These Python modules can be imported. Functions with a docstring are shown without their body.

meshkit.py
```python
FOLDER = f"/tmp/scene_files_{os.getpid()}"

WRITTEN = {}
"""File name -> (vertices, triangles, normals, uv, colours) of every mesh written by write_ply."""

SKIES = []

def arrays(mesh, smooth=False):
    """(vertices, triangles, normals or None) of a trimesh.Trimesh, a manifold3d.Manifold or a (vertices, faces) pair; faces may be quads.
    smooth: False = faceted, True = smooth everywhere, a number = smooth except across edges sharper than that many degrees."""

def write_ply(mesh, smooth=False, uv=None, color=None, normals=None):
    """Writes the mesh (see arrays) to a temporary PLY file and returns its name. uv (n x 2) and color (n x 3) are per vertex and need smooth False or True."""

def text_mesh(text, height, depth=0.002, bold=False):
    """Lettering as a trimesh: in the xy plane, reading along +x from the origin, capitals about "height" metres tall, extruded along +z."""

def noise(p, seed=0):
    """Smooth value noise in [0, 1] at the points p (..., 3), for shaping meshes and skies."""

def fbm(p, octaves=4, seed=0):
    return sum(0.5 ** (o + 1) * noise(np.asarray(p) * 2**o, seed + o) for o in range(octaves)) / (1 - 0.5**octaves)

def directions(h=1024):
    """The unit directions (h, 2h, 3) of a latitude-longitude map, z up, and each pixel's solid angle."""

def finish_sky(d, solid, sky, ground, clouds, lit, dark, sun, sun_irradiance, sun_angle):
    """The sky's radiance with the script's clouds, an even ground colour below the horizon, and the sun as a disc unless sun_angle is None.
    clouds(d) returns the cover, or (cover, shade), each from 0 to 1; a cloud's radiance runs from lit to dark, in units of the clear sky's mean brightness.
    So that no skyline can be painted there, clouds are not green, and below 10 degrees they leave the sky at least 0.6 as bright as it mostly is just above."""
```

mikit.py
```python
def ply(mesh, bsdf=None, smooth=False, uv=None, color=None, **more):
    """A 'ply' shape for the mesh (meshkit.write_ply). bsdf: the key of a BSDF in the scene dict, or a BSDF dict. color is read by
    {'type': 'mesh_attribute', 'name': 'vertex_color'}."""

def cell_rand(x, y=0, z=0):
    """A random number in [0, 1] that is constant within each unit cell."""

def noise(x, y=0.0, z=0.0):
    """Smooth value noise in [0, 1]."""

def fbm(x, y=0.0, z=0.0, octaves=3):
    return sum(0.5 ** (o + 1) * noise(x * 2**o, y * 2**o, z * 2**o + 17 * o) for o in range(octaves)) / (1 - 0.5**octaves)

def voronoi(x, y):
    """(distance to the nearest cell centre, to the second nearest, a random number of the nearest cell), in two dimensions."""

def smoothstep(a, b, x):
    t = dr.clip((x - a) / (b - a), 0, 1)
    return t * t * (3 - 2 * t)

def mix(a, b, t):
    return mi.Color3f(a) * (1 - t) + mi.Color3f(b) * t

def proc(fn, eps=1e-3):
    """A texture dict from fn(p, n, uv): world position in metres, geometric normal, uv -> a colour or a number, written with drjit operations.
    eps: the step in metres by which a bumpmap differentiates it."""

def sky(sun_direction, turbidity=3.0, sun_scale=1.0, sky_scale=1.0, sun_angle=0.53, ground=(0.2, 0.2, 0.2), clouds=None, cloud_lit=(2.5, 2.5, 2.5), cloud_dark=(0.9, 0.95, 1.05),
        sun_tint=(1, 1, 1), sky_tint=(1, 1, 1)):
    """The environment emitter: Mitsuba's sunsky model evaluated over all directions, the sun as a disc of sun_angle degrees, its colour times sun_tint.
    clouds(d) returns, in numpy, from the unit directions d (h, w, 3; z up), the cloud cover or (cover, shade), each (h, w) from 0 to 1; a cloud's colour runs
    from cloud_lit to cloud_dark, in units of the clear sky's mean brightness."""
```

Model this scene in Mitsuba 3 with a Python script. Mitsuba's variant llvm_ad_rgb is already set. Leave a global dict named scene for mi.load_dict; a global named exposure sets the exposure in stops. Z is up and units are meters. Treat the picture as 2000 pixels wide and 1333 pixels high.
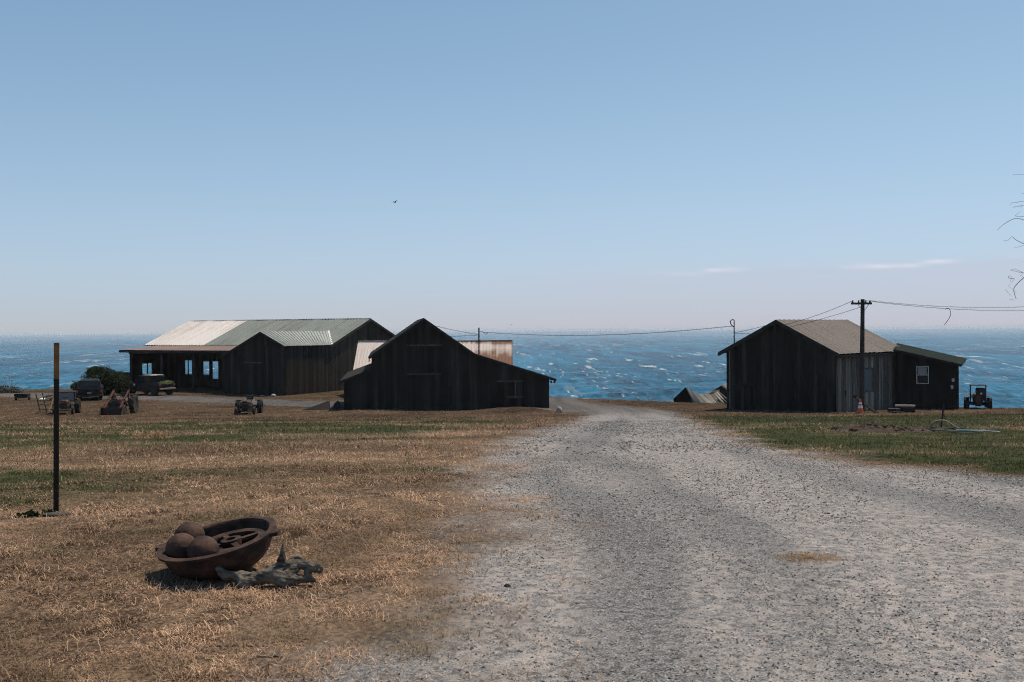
import math, random
import numpy as np, trimesh, manifold3d as m3d, drjit as dr, mitsuba as mi
from shapely.geometry import Polygon, box as sbox
from scipy.interpolate import RBFInterpolator
import mikit, meshkit
from mikit import proc, noise, fbm, voronoi, cell_rand, smoothstep, mix
scene, labels = {}, {}
rng = np.random.default_rng(7)
T = mi.ScalarTransform4f
# ------------------------------------------------------------------ camera, sky, air, exposure
PITCH, ROLL, EYE = -22.5 / 1944, 0.00725, 1.6
scene['camera'] = {'type': 'perspective', 'fov': 2 * math.degrees(math.atan(1000 / 1944)), 'fov_axis': 'x', 'near_clip': 0.1, 'far_clip': 60000.0,
    'to_world': T().look_at([0, 0, EYE], [0, math.cos(PITCH), EYE + math.sin(PITCH)], [math.sin(ROLL), 0, math.cos(ROLL)]),
    'medium': {'type': 'ref', 'id': 'air'}}
AZ, EL = math.radians(45.5), math.radians(63)
SUN = (math.sin(AZ) * math.cos(EL), math.cos(AZ) * math.cos(EL), math.sin(EL))
def haze_bank(d):
    el = np.degrees(np.arcsin(np.clip(d[..., 2], -1, 1))); az = np.degrees(np.arctan2(d[..., 0], d[..., 1]))
    bank = np.exp(-np.maximum(el, 0) / 4.5) * (.42 + .16 / (1 + np.exp(-(az + 4) / 8))) + .16 * np.exp(-np.maximum(el, 0) / 14)
    edge = 2.9 + .020 * az + 0.08 * np.sin(az * .11 + 1) + .08 * np.sin(az * .53) + .05 * np.sin(az * 1.7)
    side = 1 / (1 + np.exp(-(az - 2) / 5)) * (1 / (1 + np.exp((az - 75) / 8)))
    bank = bank + .20 * side / (1 + np.exp((el - edge) / .1)) * np.exp(-np.maximum(edge - el, 0) / 2)
    streak = np.exp(-((el - edge - .05) / .09) ** 2) * np.clip(.45 + .5 * np.sin(az * .6 + 1.4) + .3 * np.sin(az * 1.7), 0, 1) / (1 + np.exp(-(az - 9) / 2)) * (az < 60)
    return np.clip(bank + .30 * streak, 0, .85), np.clip(1 - 1.2 * streak, 0, 1)
scene['sky'] = mikit.sky(SUN, turbidity=3.0, sky_tint=(1.12, 1.145, 0.985), ground=(.10, .125, .15), clouds=haze_bank, cloud_lit=(2.45, 2.3, 2.6), cloud_dark=(1.76, 1.65, 2.0))
exposure = 1.7
scene['air'] = {'type': 'homogeneous', 'albedo': {'type': 'rgb', 'value': [0.93, 0.945, 0.985]}, 'sigma_t': 1.0 / 10500}
# ------------------------------------------------------------------ helpers
XF = None
def numbered(key):
    if key not in scene and key not in labels: return key
    n = 1
    while f'{key}_{n:03d}' in scene or f'{key}_{n:03d}' in labels: n += 1
    return f'{key}_{n:03d}'
def tag(key, label=None, cat=None, group=None, kind=None):
    labels[key] = {k: v for k, v in dict(label=label, category=cat, group=group, kind=kind).items() if v}
    return key
def thing(name, label, cat, group=None):
    return tag(numbered(name), label, cat, group)
def xf(mesh, M):
    m = mesh.copy(); m.apply_transform(M); return m
def obj(name, mesh, bsdf, parent=None, M=None, smooth=False, **kw):
    key = numbered(f'{parent}__{name}' if parent else name)
    if isinstance(mesh, (list, tuple)) and not isinstance(mesh[0], np.ndarray): mesh = trimesh.util.concatenate(list(mesh))
    if M is not None: mesh = xf(mesh, M)
    if XF is not None: mesh = xf(mesh, XF)
    scene[key] = mikit.ply(mesh, bsdf, smooth=smooth, **kw)
    return key
def frame(x, y, z, yaw=0.0, s=1.0):
    c, n = math.cos(yaw) * s, math.sin(yaw) * s
    return np.array([[c, -n, 0, x], [n, c, 0, y], [0, 0, s, z], [0, 0, 0, 1.0]])
def bx(x0, x1, y0, y1, z0, z1):
    m = trimesh.creation.box([x1 - x0, y1 - y0, z1 - z0]); m.apply_translation([(x0 + x1) / 2, (y0 + y1) / 2, (z0 + z1) / 2]); return m
def hull(pts): return trimesh.convex.convex_hull(np.asarray(pts, float))
def cbx(x0, x1, y0, y1, z0, z1, c=.02):
    P = []
    for i, x in enumerate((x0, x1)):
        for j, y in enumerate((y0, y1)):
            for k, z in enumerate((z0, z1)):
                sx, sy, sz = (c, -c)[i], (c, -c)[j], (c, -c)[k]
                P += [(x, y + sy, z + sz), (x + sx, y, z + sz), (x + sx, y + sy, z)]
    return hull(P)
def cyl(p0, p1, r, n=12, r1=None):
    p0, p1 = np.asarray(p0, float), np.asarray(p1, float); d = (p1 - p0) / np.linalg.norm(p1 - p0)
    a = np.cross(d, [0, 0, 1] if abs(d[2]) < .9 else [1, 0, 0]); a /= np.linalg.norm(a); b = np.cross(d, a)
    t = np.arange(n) * 2 * np.pi / n; ring = np.cos(t)[:, None] * a + np.sin(t)[:, None] * b
    return hull(np.vstack([p0 + ring * r, p1 + ring * (r if r1 is None else r1)]))
def tube(pts, r, n=6):
    p = np.asarray(pts, float); t = np.gradient(p, axis=0); t /= np.linalg.norm(t, axis=1, keepdims=True) + 1e-12
    ref = np.array([0.31, .17, .93]); a = np.cross(t, ref); a /= np.linalg.norm(a, axis=1, keepdims=True) + 1e-9; b = np.cross(t, a)
    r = np.broadcast_to(r, len(p)); th = np.arange(n) * 2 * np.pi / n
    v = p[:, None] + r[:, None, None] * (np.cos(th)[None, :, None] * a[:, None] + np.sin(th)[None, :, None] * b[:, None])
    i, j = np.meshgrid(np.arange(len(p) - 1), np.arange(n), indexing='ij')
    q = np.stack([i * n + j, i * n + (j + 1) % n, (i + 1) * n + (j + 1) % n, (i + 1) * n + j], -1).reshape(-1, 4)
    f = np.vstack([q[:, [0, 1, 2]], q[:, [0, 2, 3]], [[0, k, k + 1] for k in range(1, n - 1)], [[len(p) * n - n, len(p) * n - n + k + 1, len(p) * n - n + k] for k in range(1, n - 1)]])
    m = trimesh.Trimesh(v.reshape(-1, 3), f, process=False); m.fix_normals(); return m
def curve(pts, n=24):
    from scipy.interpolate import CubicSpline
    p = np.asarray(pts, float); return CubicSpline(np.linspace(0, 1, len(p)), p)(np.linspace(0, 1, n))
def prism(poly, y0, y1):
    """polygon in x,z extruded along y"""
    m = trimesh.creation.extrude_polygon(Polygon(poly) if not isinstance(poly, Polygon) else poly, y1 - y0, engine='earcut')
    m.apply_transform(np.array([[1, 0, 0, 0], [0, 0, -1, y1], [0, 1, 0, 0], [0, 0, 0, 1.0]])); return m
def lathe(profile, n=32): return trimesh.creation.revolve(np.asarray(profile, float), sections=n)
def rough(mesh, amp, freq, seed=0):
    m = mesh.copy(); v = np.array(m.vertices); nn = np.array(m.vertex_normals)
    m.vertices = v + nn * ((meshkit.fbm(v * freq + seed * 7.3) - .5) * 2 * amp)[:, None]; return m
def hexa(a): # 8 points: bottom 4 (ccw), top 4
    return trimesh.Trimesh(np.asarray(a, float), [[0, 2, 1], [0, 3, 2], [4, 5, 6], [4, 6, 7], [0, 1, 5], [0, 5, 4], [1, 2, 6], [1, 6, 5], [2, 3, 7], [2, 7, 6], [3, 0, 4], [3, 4, 7]], process=False)
def clump(r, seed, n=1.0, sub=2):
    m = trimesh.creation.icosphere(subdivisions=sub, radius=1.0); v = m.vertices * (1 + .5 * (meshkit.fbm(m.vertices * 1.7 + seed * 3.1) - .5)[:, None] * n); m.vertices = v * np.asarray(r); return m
# ------------------------------------------------------------------ materials
def mat(name, rgb, rough=.7, metallic=0.0, spec=.4, vary=0.0, freq=3.0, bump=0.0):
    c = tuple(rgb)
    if vary:
        def fn(p, n, uv, c=c, vary=vary, freq=freq):
            k = fbm(p.x * freq, p.y * freq, p.z * freq); k2 = noise(p.x * freq * 9, p.y * freq * 9, p.z * freq * 9)
            return mi.Color3f(*c) * (1 + vary * ((k - .5) * 2.4 + (k2 - .5) * .8))
        col = proc(fn)
    else: col = {'type': 'rgb', 'value': list(c)}
    b = {'type': 'principled', 'base_color': col, 'roughness': rough, 'metallic': metallic, 'specular': spec}
    if bump: b = {'type': 'bumpmap', 'arbitrary': proc(lambda p, n, uv, f=freq * 6: fbm(p.x * f, p.y * f, p.z * f), eps=.004), 'scale': bump, 'bsdf': b}
    scene[name] = {'type': 'twosided', 'bsdf': b}
def wood(name, rgb, seed, contrast=.5):
    def fn(p, n, uv, c=rgb, seed=seed):
        h = p.x * .83 + p.y * .56
        g = noise(h * 45 + seed, p.z * 1.1, 3.0); g2 = noise(h * 140, p.z * 3, seed * 1.0); w = fbm(h * 2.3, p.z * .5, seed * 1.7)
        stain = smoothstep(.55, .8, noise(h * 7 + seed, p.z * .35, 9.0))
        return mi.Color3f(*c) * (1 + contrast * ((g - .5) * 1.1 + (g2 - .5) * .7 + (w - .5) * 1.2)) + mi.Color3f(.5, .52, .5) * c[0] * stain
    scene[name] = {'type': 'twosided', 'bsdf': {'type': 'principled', 'base_color': proc(fn), 'roughness': .85, 'specular': .2}}
for k, t in enumerate(((.0185, .0170, .0145), (.029, .0268, .0228), (.0148, .0137, .0118))): wood(f'mat_wood_{k}', t, k * 5.3)
WOOD = ['mat_wood_0', 'mat_wood_1', 'mat_wood_2']
for k, t in enumerate(((.115, .106, .090), (.185, .172, .148), (.075, .069, .059))): wood(f'mat_gray_wood_{k}', t, k * 3.1 + 1)
GRAYWOOD = ['mat_gray_wood_0', 'mat_gray_wood_1', 'mat_gray_wood_2']
mat('mat_dark', (.012, .012, .012), .9, spec=.1)
mat('mat_trim', (.020, .020, .019), .8, vary=.3)
def metal(name, rgb, stain, hx, hy, k=.35, rough=.5):
    def fn(p, n, uv, rgb=rgb, stain=stain):
        h = p.x * hx + p.y * hy; a = noise(h * 3.2, p.z * .5, 1.0); b = noise(h * 11, p.z * 1.2, 5.0); c = fbm(h * .8, p.z * 1.5, 2.0); f = noise(h * 1.05, 0, 7.0)
        return mix(rgb, stain, dr.clip(k * (.9 * smoothstep(.5, .85, a) + .7 * smoothstep(.55, .9, b) + 1.3 * (c - .45)) + .12 * (f - .5), 0, 1))
    scene[name] = {'type': 'twosided', 'bsdf': {'type': 'principled', 'base_color': proc(fn), 'roughness': rough, 'specular': .4}}
metal('mat_white_roof', (.62, .60, .585), (.40, .35, .31), -.88, .4745); metal('mat_green_roof', (.18, .215, .20), (.09, .10, .09), -.88, .4745); metal('mat_pale_green_roof', (.24, .275, .26), (.11, .12, .11), .4745, .88)
metal('mat_brown_roof', (.090, .079, .075), (.046, .040, .038), .699, .715, .5, .75)
mat('mat_porch_roof', (.15, .105, .09), .7, vary=.2, freq=.8)

mat('mat_roof_screw', (.5, .47, .44), .5)
mat('mat_shed_roof', (.014, .024, .022), .9, spec=.1, vary=.15)
mat('mat_flash', (.6, .6, .58), .4)
def rust_roof(p, n, uv):
    k = fbm(p.x * .5, p.z * 1.3, 2.0); s = noise(p.x * 5, p.z * .5, 1.0); low = smoothstep(.1, -.9, p.z + 1.2 * (k - .5)); rt = smoothstep(-9.5, -3.0, p.x)
    top = smoothstep(.25, .5, p.z + .25 * (k - .5)) * .5
    k2 = fbm(p.x * 1.4, p.z * 1.8, 5.0); a = dr.clip(low * (.2 + 1.2 * rt) + top * rt * 1.6 + (s - .5) * .8 + (k - .5) * .8 + (k2 - .5) * .8 - .05, 0, 1)
    return mix((.50, .455, .43), (.15, .070, .042), a)
scene['mat_rust_roof'] = {'type': 'twosided', 'bsdf': {'type': 'principled', 'base_color': proc(rust_roof), 'roughness': .7, 'specular': .3}}
def rusty(p, n, uv):
    k = fbm(p.x * 14, p.y * 14, p.z * 14, 4); s = noise(p.x * 90, p.y * 90, p.z * 90)
    return mix((.020, .0125, .010), (.066, .036, .026), smoothstep(.3, .75, k)) * (.75 + .5 * s)
scene['mat_rust'] = {'type': 'twosided', 'bsdf': {'type': 'bumpmap', 'arbitrary': proc(lambda p, n, uv: fbm(p.x * 60, p.y * 60, p.z * 60), eps=.003), 'scale': .004,
    'bsdf': {'type': 'principled', 'base_color': proc(rusty), 'roughness': .8, 'specular': .3}}}
def drift(p, n, uv):
    g = noise(p.x * 22 + p.z * 30, p.y * 70, p.z * 60); k = fbm(p.x * 18, p.y * 18, p.z * 18)
    return mix((.026, .023, .019), (.195, .175, .145), dr.clip(g * .8 + k * 1.0 - .48, 0, 1))
scene['mat_driftwood'] = {'type': 'twosided', 'bsdf': {'type': 'bumpmap', 'arbitrary': proc(lambda p, n, uv: noise(p.x * 30 + p.z * 20, p.y * 90, p.z * 90) + fbm(p.x * 40, p.y * 40, p.z * 40), eps=.003), 'scale': .006,
    'bsdf': {'type': 'principled', 'base_color': proc(drift), 'roughness': .85, 'specular': .2}}}
mat('mat_post', (.016, .010, .008), .8, vary=.4, freq=12)
mat('mat_post_tip', (.20, .10, .035), .7, vary=.5, freq=14)
mat('mat_pole', (.038, .032, .028), .85, vary=.35, freq=6)
mat('mat_tyre', (.018, .018, .018), .85, vary=.2)
mat('mat_dusty_tyre', (.028, .027, .025), .9, vary=.4, freq=6)
mat('mat_rim', (.03, .026, .022), .7, vary=.3, freq=6)
mat('mat_red_paint', (.075, .024, .017), .6, vary=.4, freq=4)
mat('mat_rust_paint', (.035, .018, .013), .75, vary=.5, freq=5)
mat('mat_tan_paint', (.14, .105, .06), .65, vary=.4, freq=5)
mat('mat_black_paint', (.011, .0115, .0125), .65, vary=.2)
mat('mat_navy_paint', (.011, .014, .019), .5, spec=.2)
mat('mat_van_paint', (.008, .010, .0115), .5, spec=.2, vary=.35, freq=3)
mat('mat_pale_top', (.36, .36, .35), .6)
mat('mat_chrome', (.55, .55, .55), .25, metallic=.9)
mat('mat_light_red', (.4, .03, .02), .4)
mat('mat_iron', (.018, .017, .016), .6, vary=.4, freq=8)
mat('mat_white_paint', (.42, .42, .41), .6, vary=.08)
mat('mat_orange', (.72, .095, .022), .55, vary=.12, freq=5)
mat('mat_reflective', (.72, .72, .72), .4)
mat('mat_cable', (.012, .012, .013), .7)
mat('mat_porcelain', (.09, .07, .06), .3)
mat('mat_hose_green', (.022, .065, .058), .5, vary=.2)
mat('mat_hose_pale', (.35, .42, .38), .5, vary=.2)
mat('mat_pipe', (.16, .15, .135), .6, vary=.2)
mat('mat_soil', (.034, .024, .018), .95, vary=.6, freq=9)
mat('mat_rock', (.30, .28, .26), .9, vary=.25, freq=9)
mat('mat_flat_rock', (.042, .040, .038), .9, vary=.35, freq=25, bump=.004)
mat('mat_tarp', (.03, .10, .17), .5)
mat('mat_cloth', (.6, .58, .55), .8)
mat('mat_bird', (.015, .015, .017), .7)
mat('mat_twig', (.10, .085, .078), .85)
mat('mat_dark_glass', (.015, .02, .023), .15, spec=.4)
mat('mat_blind', (.30, .30, .29), .8)
mat('mat_screen', (.16, .18, .20), .3)
mat('mat_board', (.10, .125, .13), .6)
scene['mat_pane'] = {'type': 'thindielectric'}
def leafy(name, rgb, t=.35):
    scene[name] = {'type': 'principledthin', 'base_color': proc(lambda p, n, uv, c=rgb: mi.Color3f(*c) * (.55 + .9 * uv.x)), 'roughness': .7, 'diff_trans': t, 'spec_trans': 0.0}
leafy('mat_cypress', (.035, .045, .024)); leafy('mat_gray_shrub', (.12, .125, .11)); leafy('mat_weed', (.024, .036, .017)); leafy('mat_load', (.22, .26, .12))
# ------------------------------------------------------------------ terrain
YK = np.array([-60, 0, 9, 15, 27, 40, 58, 64, 75, 95, 160.0]); ZK = np.array([0, 0, 0, -.42, -1.25, -2.17, -3.42, -3.58, -3.72, -3.78, -3.9])
EX = np.array([-400, -60, -35, -12, 2, 6, 11, 15, 25, 29, 32, 60, 400.0]); EY = np.array([96, 91, 96, 92, 79, 75, 70.5, 67.5, 65.5, 62.8, 61.5, 60, 60.0])
SEA = -28.4
def edge_y(x): return np.interp(x, EX, EY)
def sm_interp(y): return sum(np.interp(y + o, YK, ZK) for o in (-3, -1.5, 0, 1.5, 3)) / 5
def gz(x, y):
    x, y = np.broadcast_arrays(np.asarray(x, float), np.asarray(y, float)); p = np.stack([x.ravel(), y.ravel(), np.zeros(x.size)], 1)
    z = np.where(y < 7, np.interp(y, YK, ZK), sm_interp(y)).ravel()
    z = z + .16 * (meshkit.fbm(p * .11 + 5) - .5) * np.clip((p[:, 1] - 8) / 20, 0, 1) + .035 * (meshkit.fbm(p * .9 + 2) - .5)
    z += .22 * np.exp(-(((p[:, 0] - .2) / 2.0) ** 2 + ((p[:, 1] - 62.5) / 2.0) ** 2)) + .2 * np.exp(-(((p[:, 0] + 9) / 3) ** 2 + ((p[:, 1] - 62) / 2.5) ** 2))
    e = p[:, 1] - edge_y(p[:, 0]); e = np.maximum(e, 0)
    z = z - np.where(e < 14, .016 * e ** 2, 3.1 + .46 * (e - 14))
    return np.maximum(z, SEA - 4).reshape(x.shape)
LK = ([-20, 3, 4.5, 6, 7, 8.7, 11, 13.5, 17, 21, 26.5, 38, 50, 60, 66, 72], [-.6, -.4, -.24, -.12, .05, 0, -.2, -.12, -.3, .1, .8, 2.3, 3.8, 5.0, 4.6, 3.5])
RK = ([-20, 8, 10.9, 12.5, 14.5, 16.5, 20.5, 27.5, 39.6, 59, 64, 70], [40, 9, 6.0, 5.3, 4.8, 4.6, 4.6, 5.3, 7.0, 9.6, 9.0, 5.5])
DRIVE = [(4.5, 63), (2.5, 76), (-4, 80), (-9.5, 79), (-12.6, 71), (-19, 75.5), (-30, 81), (-44, 86)]
def d_interp(y, K):
    ys, v = K; r = mi.Float(v[0])
    for a, b, c, d in zip(ys[:-1], ys[1:], v[:-1], v[1:]): r = dr.select(y > a, c + (d - c) * dr.clip((y - a) / (b - a), 0, 1), r)
    return r
def d_road(x, y):
    j = (fbm(x * 1.3, y * .9, 4.0) - .5); j2 = fbm(x * 5, y * 5, 8.0) - .5
    d = dr.minimum(x - d_interp(y, LK), d_interp(y, RK) - x)
    d = dr.select(y > 71, -3.0, d)
    for (x0, y0), (x1, y1) in zip(DRIVE[:-1], DRIVE[1:]):
        L = (x1 - x0) ** 2 + (y1 - y0) ** 2; t = dr.clip(((x - x0) * (x1 - x0) + (y - y0) * (y1 - y0)) / L, 0, 1)
        d = dr.maximum(d, 2.1 - dr.sqrt(dr.square(x - x0 - t * (x1 - x0)) + dr.square(y - y0 - t * (y1 - y0))))
    return d + j * 1.5 + j2 * .5
def n_road(x, y): return np.array(d_road(mi.Float(np.ravel(x)), mi.Float(np.ravel(y)))).reshape(np.shape(x))
def d_green(x, y):
    n1 = fbm(x * .16, y * .22, 1.0, 4) * 1.35 - .17; n2 = fbm(x * .8, y * .8, 6.0); n3 = fbm(x * .33, y * .42, 13.0); l = d_interp(y, LK)
    left = smoothstep(16, 27, y + (n1 - .5) * 14) * smoothstep(60, 40, y + (n1 - .5) * 22) * smoothstep(-1.5, -5, x - l + (n1 - .5) * 5) * .95
    band = smoothstep(9.0, 11.2, y + (n1 - .5) * 4) * smoothstep(16.2, 12.8, y + (n1 - .5) * 4) * smoothstep(-1.0, -4.0, x + (n1 - .5) * 4) * .48
    right = smoothstep(.2, 1.6, x - d_interp(y, RK) + (n2 - .5) * 1.0) * smoothstep(56, 46, y + (n1 - .5) * 12) * smoothstep(9, 11, y)
    hay = smoothstep(1.6, .7, dr.sqrt(dr.square((x - 16.2) / 1.8) + dr.square((y - 28.6) / 2.5))) + smoothstep(1.0, .4, dr.sqrt(dr.square((x + 10.0) / 1.0) + dr.square((y - 27.6) / 1.6)))
    base = dr.maximum(dr.maximum(left, band) * (.35 + .75 * smoothstep(.34, .58, n3)), right * (.7 + .3 * smoothstep(.3, .55, n3))) * (1 - dr.clip(hay, 0, 1))
    spots = smoothstep(.62, .72, n2) * .45
    return dr.clip(base * (.5 + 1.0 * n2) + spots * .6, 0, 1)
def n_green(x, y): return np.array(d_green(mi.Float(np.ravel(x)), mi.Float(np.ravel(y)))).reshape(np.shape(x))
def gravel_col(p):
    x, y = p.x, p.y
    v = (x - d_interp(y, LK)); 
    f1, s1, r1 = voronoi(x * 78, y * 78); f2, s2, r2 = voronoi(x * 30 + 3, y * 30)
    lane = noise(v * 1.1 + .3 * noise(y * .25), y * .055, 2.0) * .65 + noise(v * 3.1, y * .16, 7.0) * .35
    dust = smoothstep(.32, .62, .6 * lane + .4 * fbm(x * .8, y * .5, 12.0)); dust = dr.clip(dust * .8 + .2 * noise(x * 3, y * 2.2, 1.0), 0, 1)
    stone = mix((.062, .069, .078), (.335, .34, .348), r1 * .6 + r2 * .4) * (1 - .45 * smoothstep(.35, .62, f1))
    stone = stone * dr.select(r2 > .9, .45, 1.0)
    dirt = mix((.272, .249, .238), (.372, .341, .323), noise(x * 9, y * 9, 3.0))
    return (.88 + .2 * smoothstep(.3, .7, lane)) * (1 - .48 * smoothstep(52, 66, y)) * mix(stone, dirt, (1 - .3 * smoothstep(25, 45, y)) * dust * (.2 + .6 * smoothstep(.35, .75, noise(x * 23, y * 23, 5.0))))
def soil_col(p):
    g = d_green(p.x, p.y); k = fbm(p.x * 3.1, p.y * 3.1, 1.0); t = noise(p.x * 55, p.y * 38, 2.0); big = fbm(p.x * .35, p.y * .5, 21.0)
    dry = mix((.045, .031, .021), (.19, .132, .09), dr.clip(k * .8 + (t - .5) * .9 + (big - .5) * .8, 0, 1))
    grn = mix((.020, .026, .012), (.075, .082, .042), dr.clip(k * .6 + (t - .5) * .8, 0, 1))
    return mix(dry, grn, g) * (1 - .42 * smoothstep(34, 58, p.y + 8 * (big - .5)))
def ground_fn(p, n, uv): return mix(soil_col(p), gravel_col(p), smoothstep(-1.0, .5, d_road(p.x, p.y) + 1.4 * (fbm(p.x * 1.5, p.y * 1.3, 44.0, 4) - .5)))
def ground_bump(p, n, uv): return fbm(p.x * 18, p.y * 18, 3.0) + .5 * noise(p.x * 60, p.y * 60)
def road_bump(p, n, uv):
    f1, s1, r1 = voronoi(p.x * 60, p.y * 60); return (s1 - f1) * .8 + .5 * r1
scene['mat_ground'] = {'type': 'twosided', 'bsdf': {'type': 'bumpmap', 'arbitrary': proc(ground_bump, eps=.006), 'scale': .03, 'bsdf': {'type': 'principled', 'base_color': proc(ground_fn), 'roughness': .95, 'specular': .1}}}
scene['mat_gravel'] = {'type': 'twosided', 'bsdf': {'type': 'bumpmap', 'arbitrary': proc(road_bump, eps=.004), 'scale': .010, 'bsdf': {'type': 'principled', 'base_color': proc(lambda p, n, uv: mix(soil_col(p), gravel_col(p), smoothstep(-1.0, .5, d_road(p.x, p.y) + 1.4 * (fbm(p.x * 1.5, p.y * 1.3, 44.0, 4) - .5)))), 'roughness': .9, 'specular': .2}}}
def grid(xs, ys):
    X, Y = np.meshgrid(xs, ys); n, m = X.shape; i, j = np.meshgrid(np.arange(n - 1), np.arange(m - 1), indexing='ij')
    q = np.stack([i * m + j, i * m + j + 1, (i + 1) * m + j + 1, (i + 1) * m + j], -1).reshape(-1, 4); return X, Y, q
def spaced(a, b, d0, g):
    r, d = [a], d0
    while r[-1] < b: r.append(r[-1] + d); d *= g
    return np.array(r)
xp = spaced(0, 260, .16, 1.021); xs = np.concatenate([-xp[:0:-1], xp]); ys = np.concatenate([np.linspace(-60, 2, 12), spaced(2.12, 175, .12, 1.011)])
X, Y, q = grid(xs, ys); Z = gz(X, Y)
obj('ground', trimesh.Trimesh(np.stack([X, Y, Z], -1).reshape(-1, 3), np.vstack([q[:, [0, 1, 2]], q[:, [0, 2, 3]]]), process=False), 'mat_ground', smooth=True)
tag('ground', 'dry brown and green mown grass sloping down to the cliff edge', kind='structure')
xs = np.arange(-4, 15, .13); ys = spaced(-6, 74, .10, 1.006)
X, Y, q = grid(xs, ys); Z = gz(X, Y) + .006; D = n_road(X, Y).ravel(); keep = (D[q] > -1.1).all(1); q = q[keep]
m = trimesh.Trimesh(np.stack([X, Y, Z], -1).reshape(-1, 3), np.vstack([q[:, [0, 1, 2]], q[:, [0, 2, 3]]]), process=False); m.remove_unreferenced_vertices()
obj('gravel_road', m, 'mat_gravel', smooth=True); tag('gravel_road', 'pale grey gravel road widening towards the viewer', kind='structure')
# ------------------------------------------------------------------ sea
def waves(x, y, r):
    h = np.zeros_like(x); wr = np.random.default_rng(3)
    for k in range(26):
        L = 7 * 1.17 ** k; a = math.radians(-70 + wr.normal(0, 22)); w = 2 * np.pi / L
        amp = (.030 * L if L < 45 else .030 * 45 * (45 / L) ** 1.2) * .42
        s = np.sin(w * (x * math.cos(a) + y * math.sin(a)) + wr.uniform(0, 6.3))
        h += amp * (1 - 2 * np.abs(s) ** .8 * .5 - .25) * np.clip((L / (r * .009) - 3) / 4, 0, 1)
    return h * np.clip((2600 - r) / 1500, 0, 1)
th = np.concatenate([np.radians(np.linspace(-180, -41, 14)[:-1]), np.radians(np.linspace(-41, 41, 640)), np.radians(np.linspace(41, 180, 14)[1:])])
rr = spaced(60, 210, 20, 1.0); rr = np.concatenate([rr[:-1], 210 * 1.0095 ** np.arange(485)])
R_, TH = np.meshgrid(rr, th, indexing='ij'); X, Y = R_ * np.sin(TH), R_ * np.cos(TH); Z = SEA + waves(X, Y, R_)
n, k_ = X.shape; i, j = np.meshgrid(np.arange(n - 1), np.arange(k_ - 1), indexing='ij'); q = np.stack([i * k_ + j, i * k_ + j + 1, (i + 1) * k_ + j + 1, (i + 1) * k_ + j], -1).reshape(-1, 4)[:, ::-1]
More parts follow.
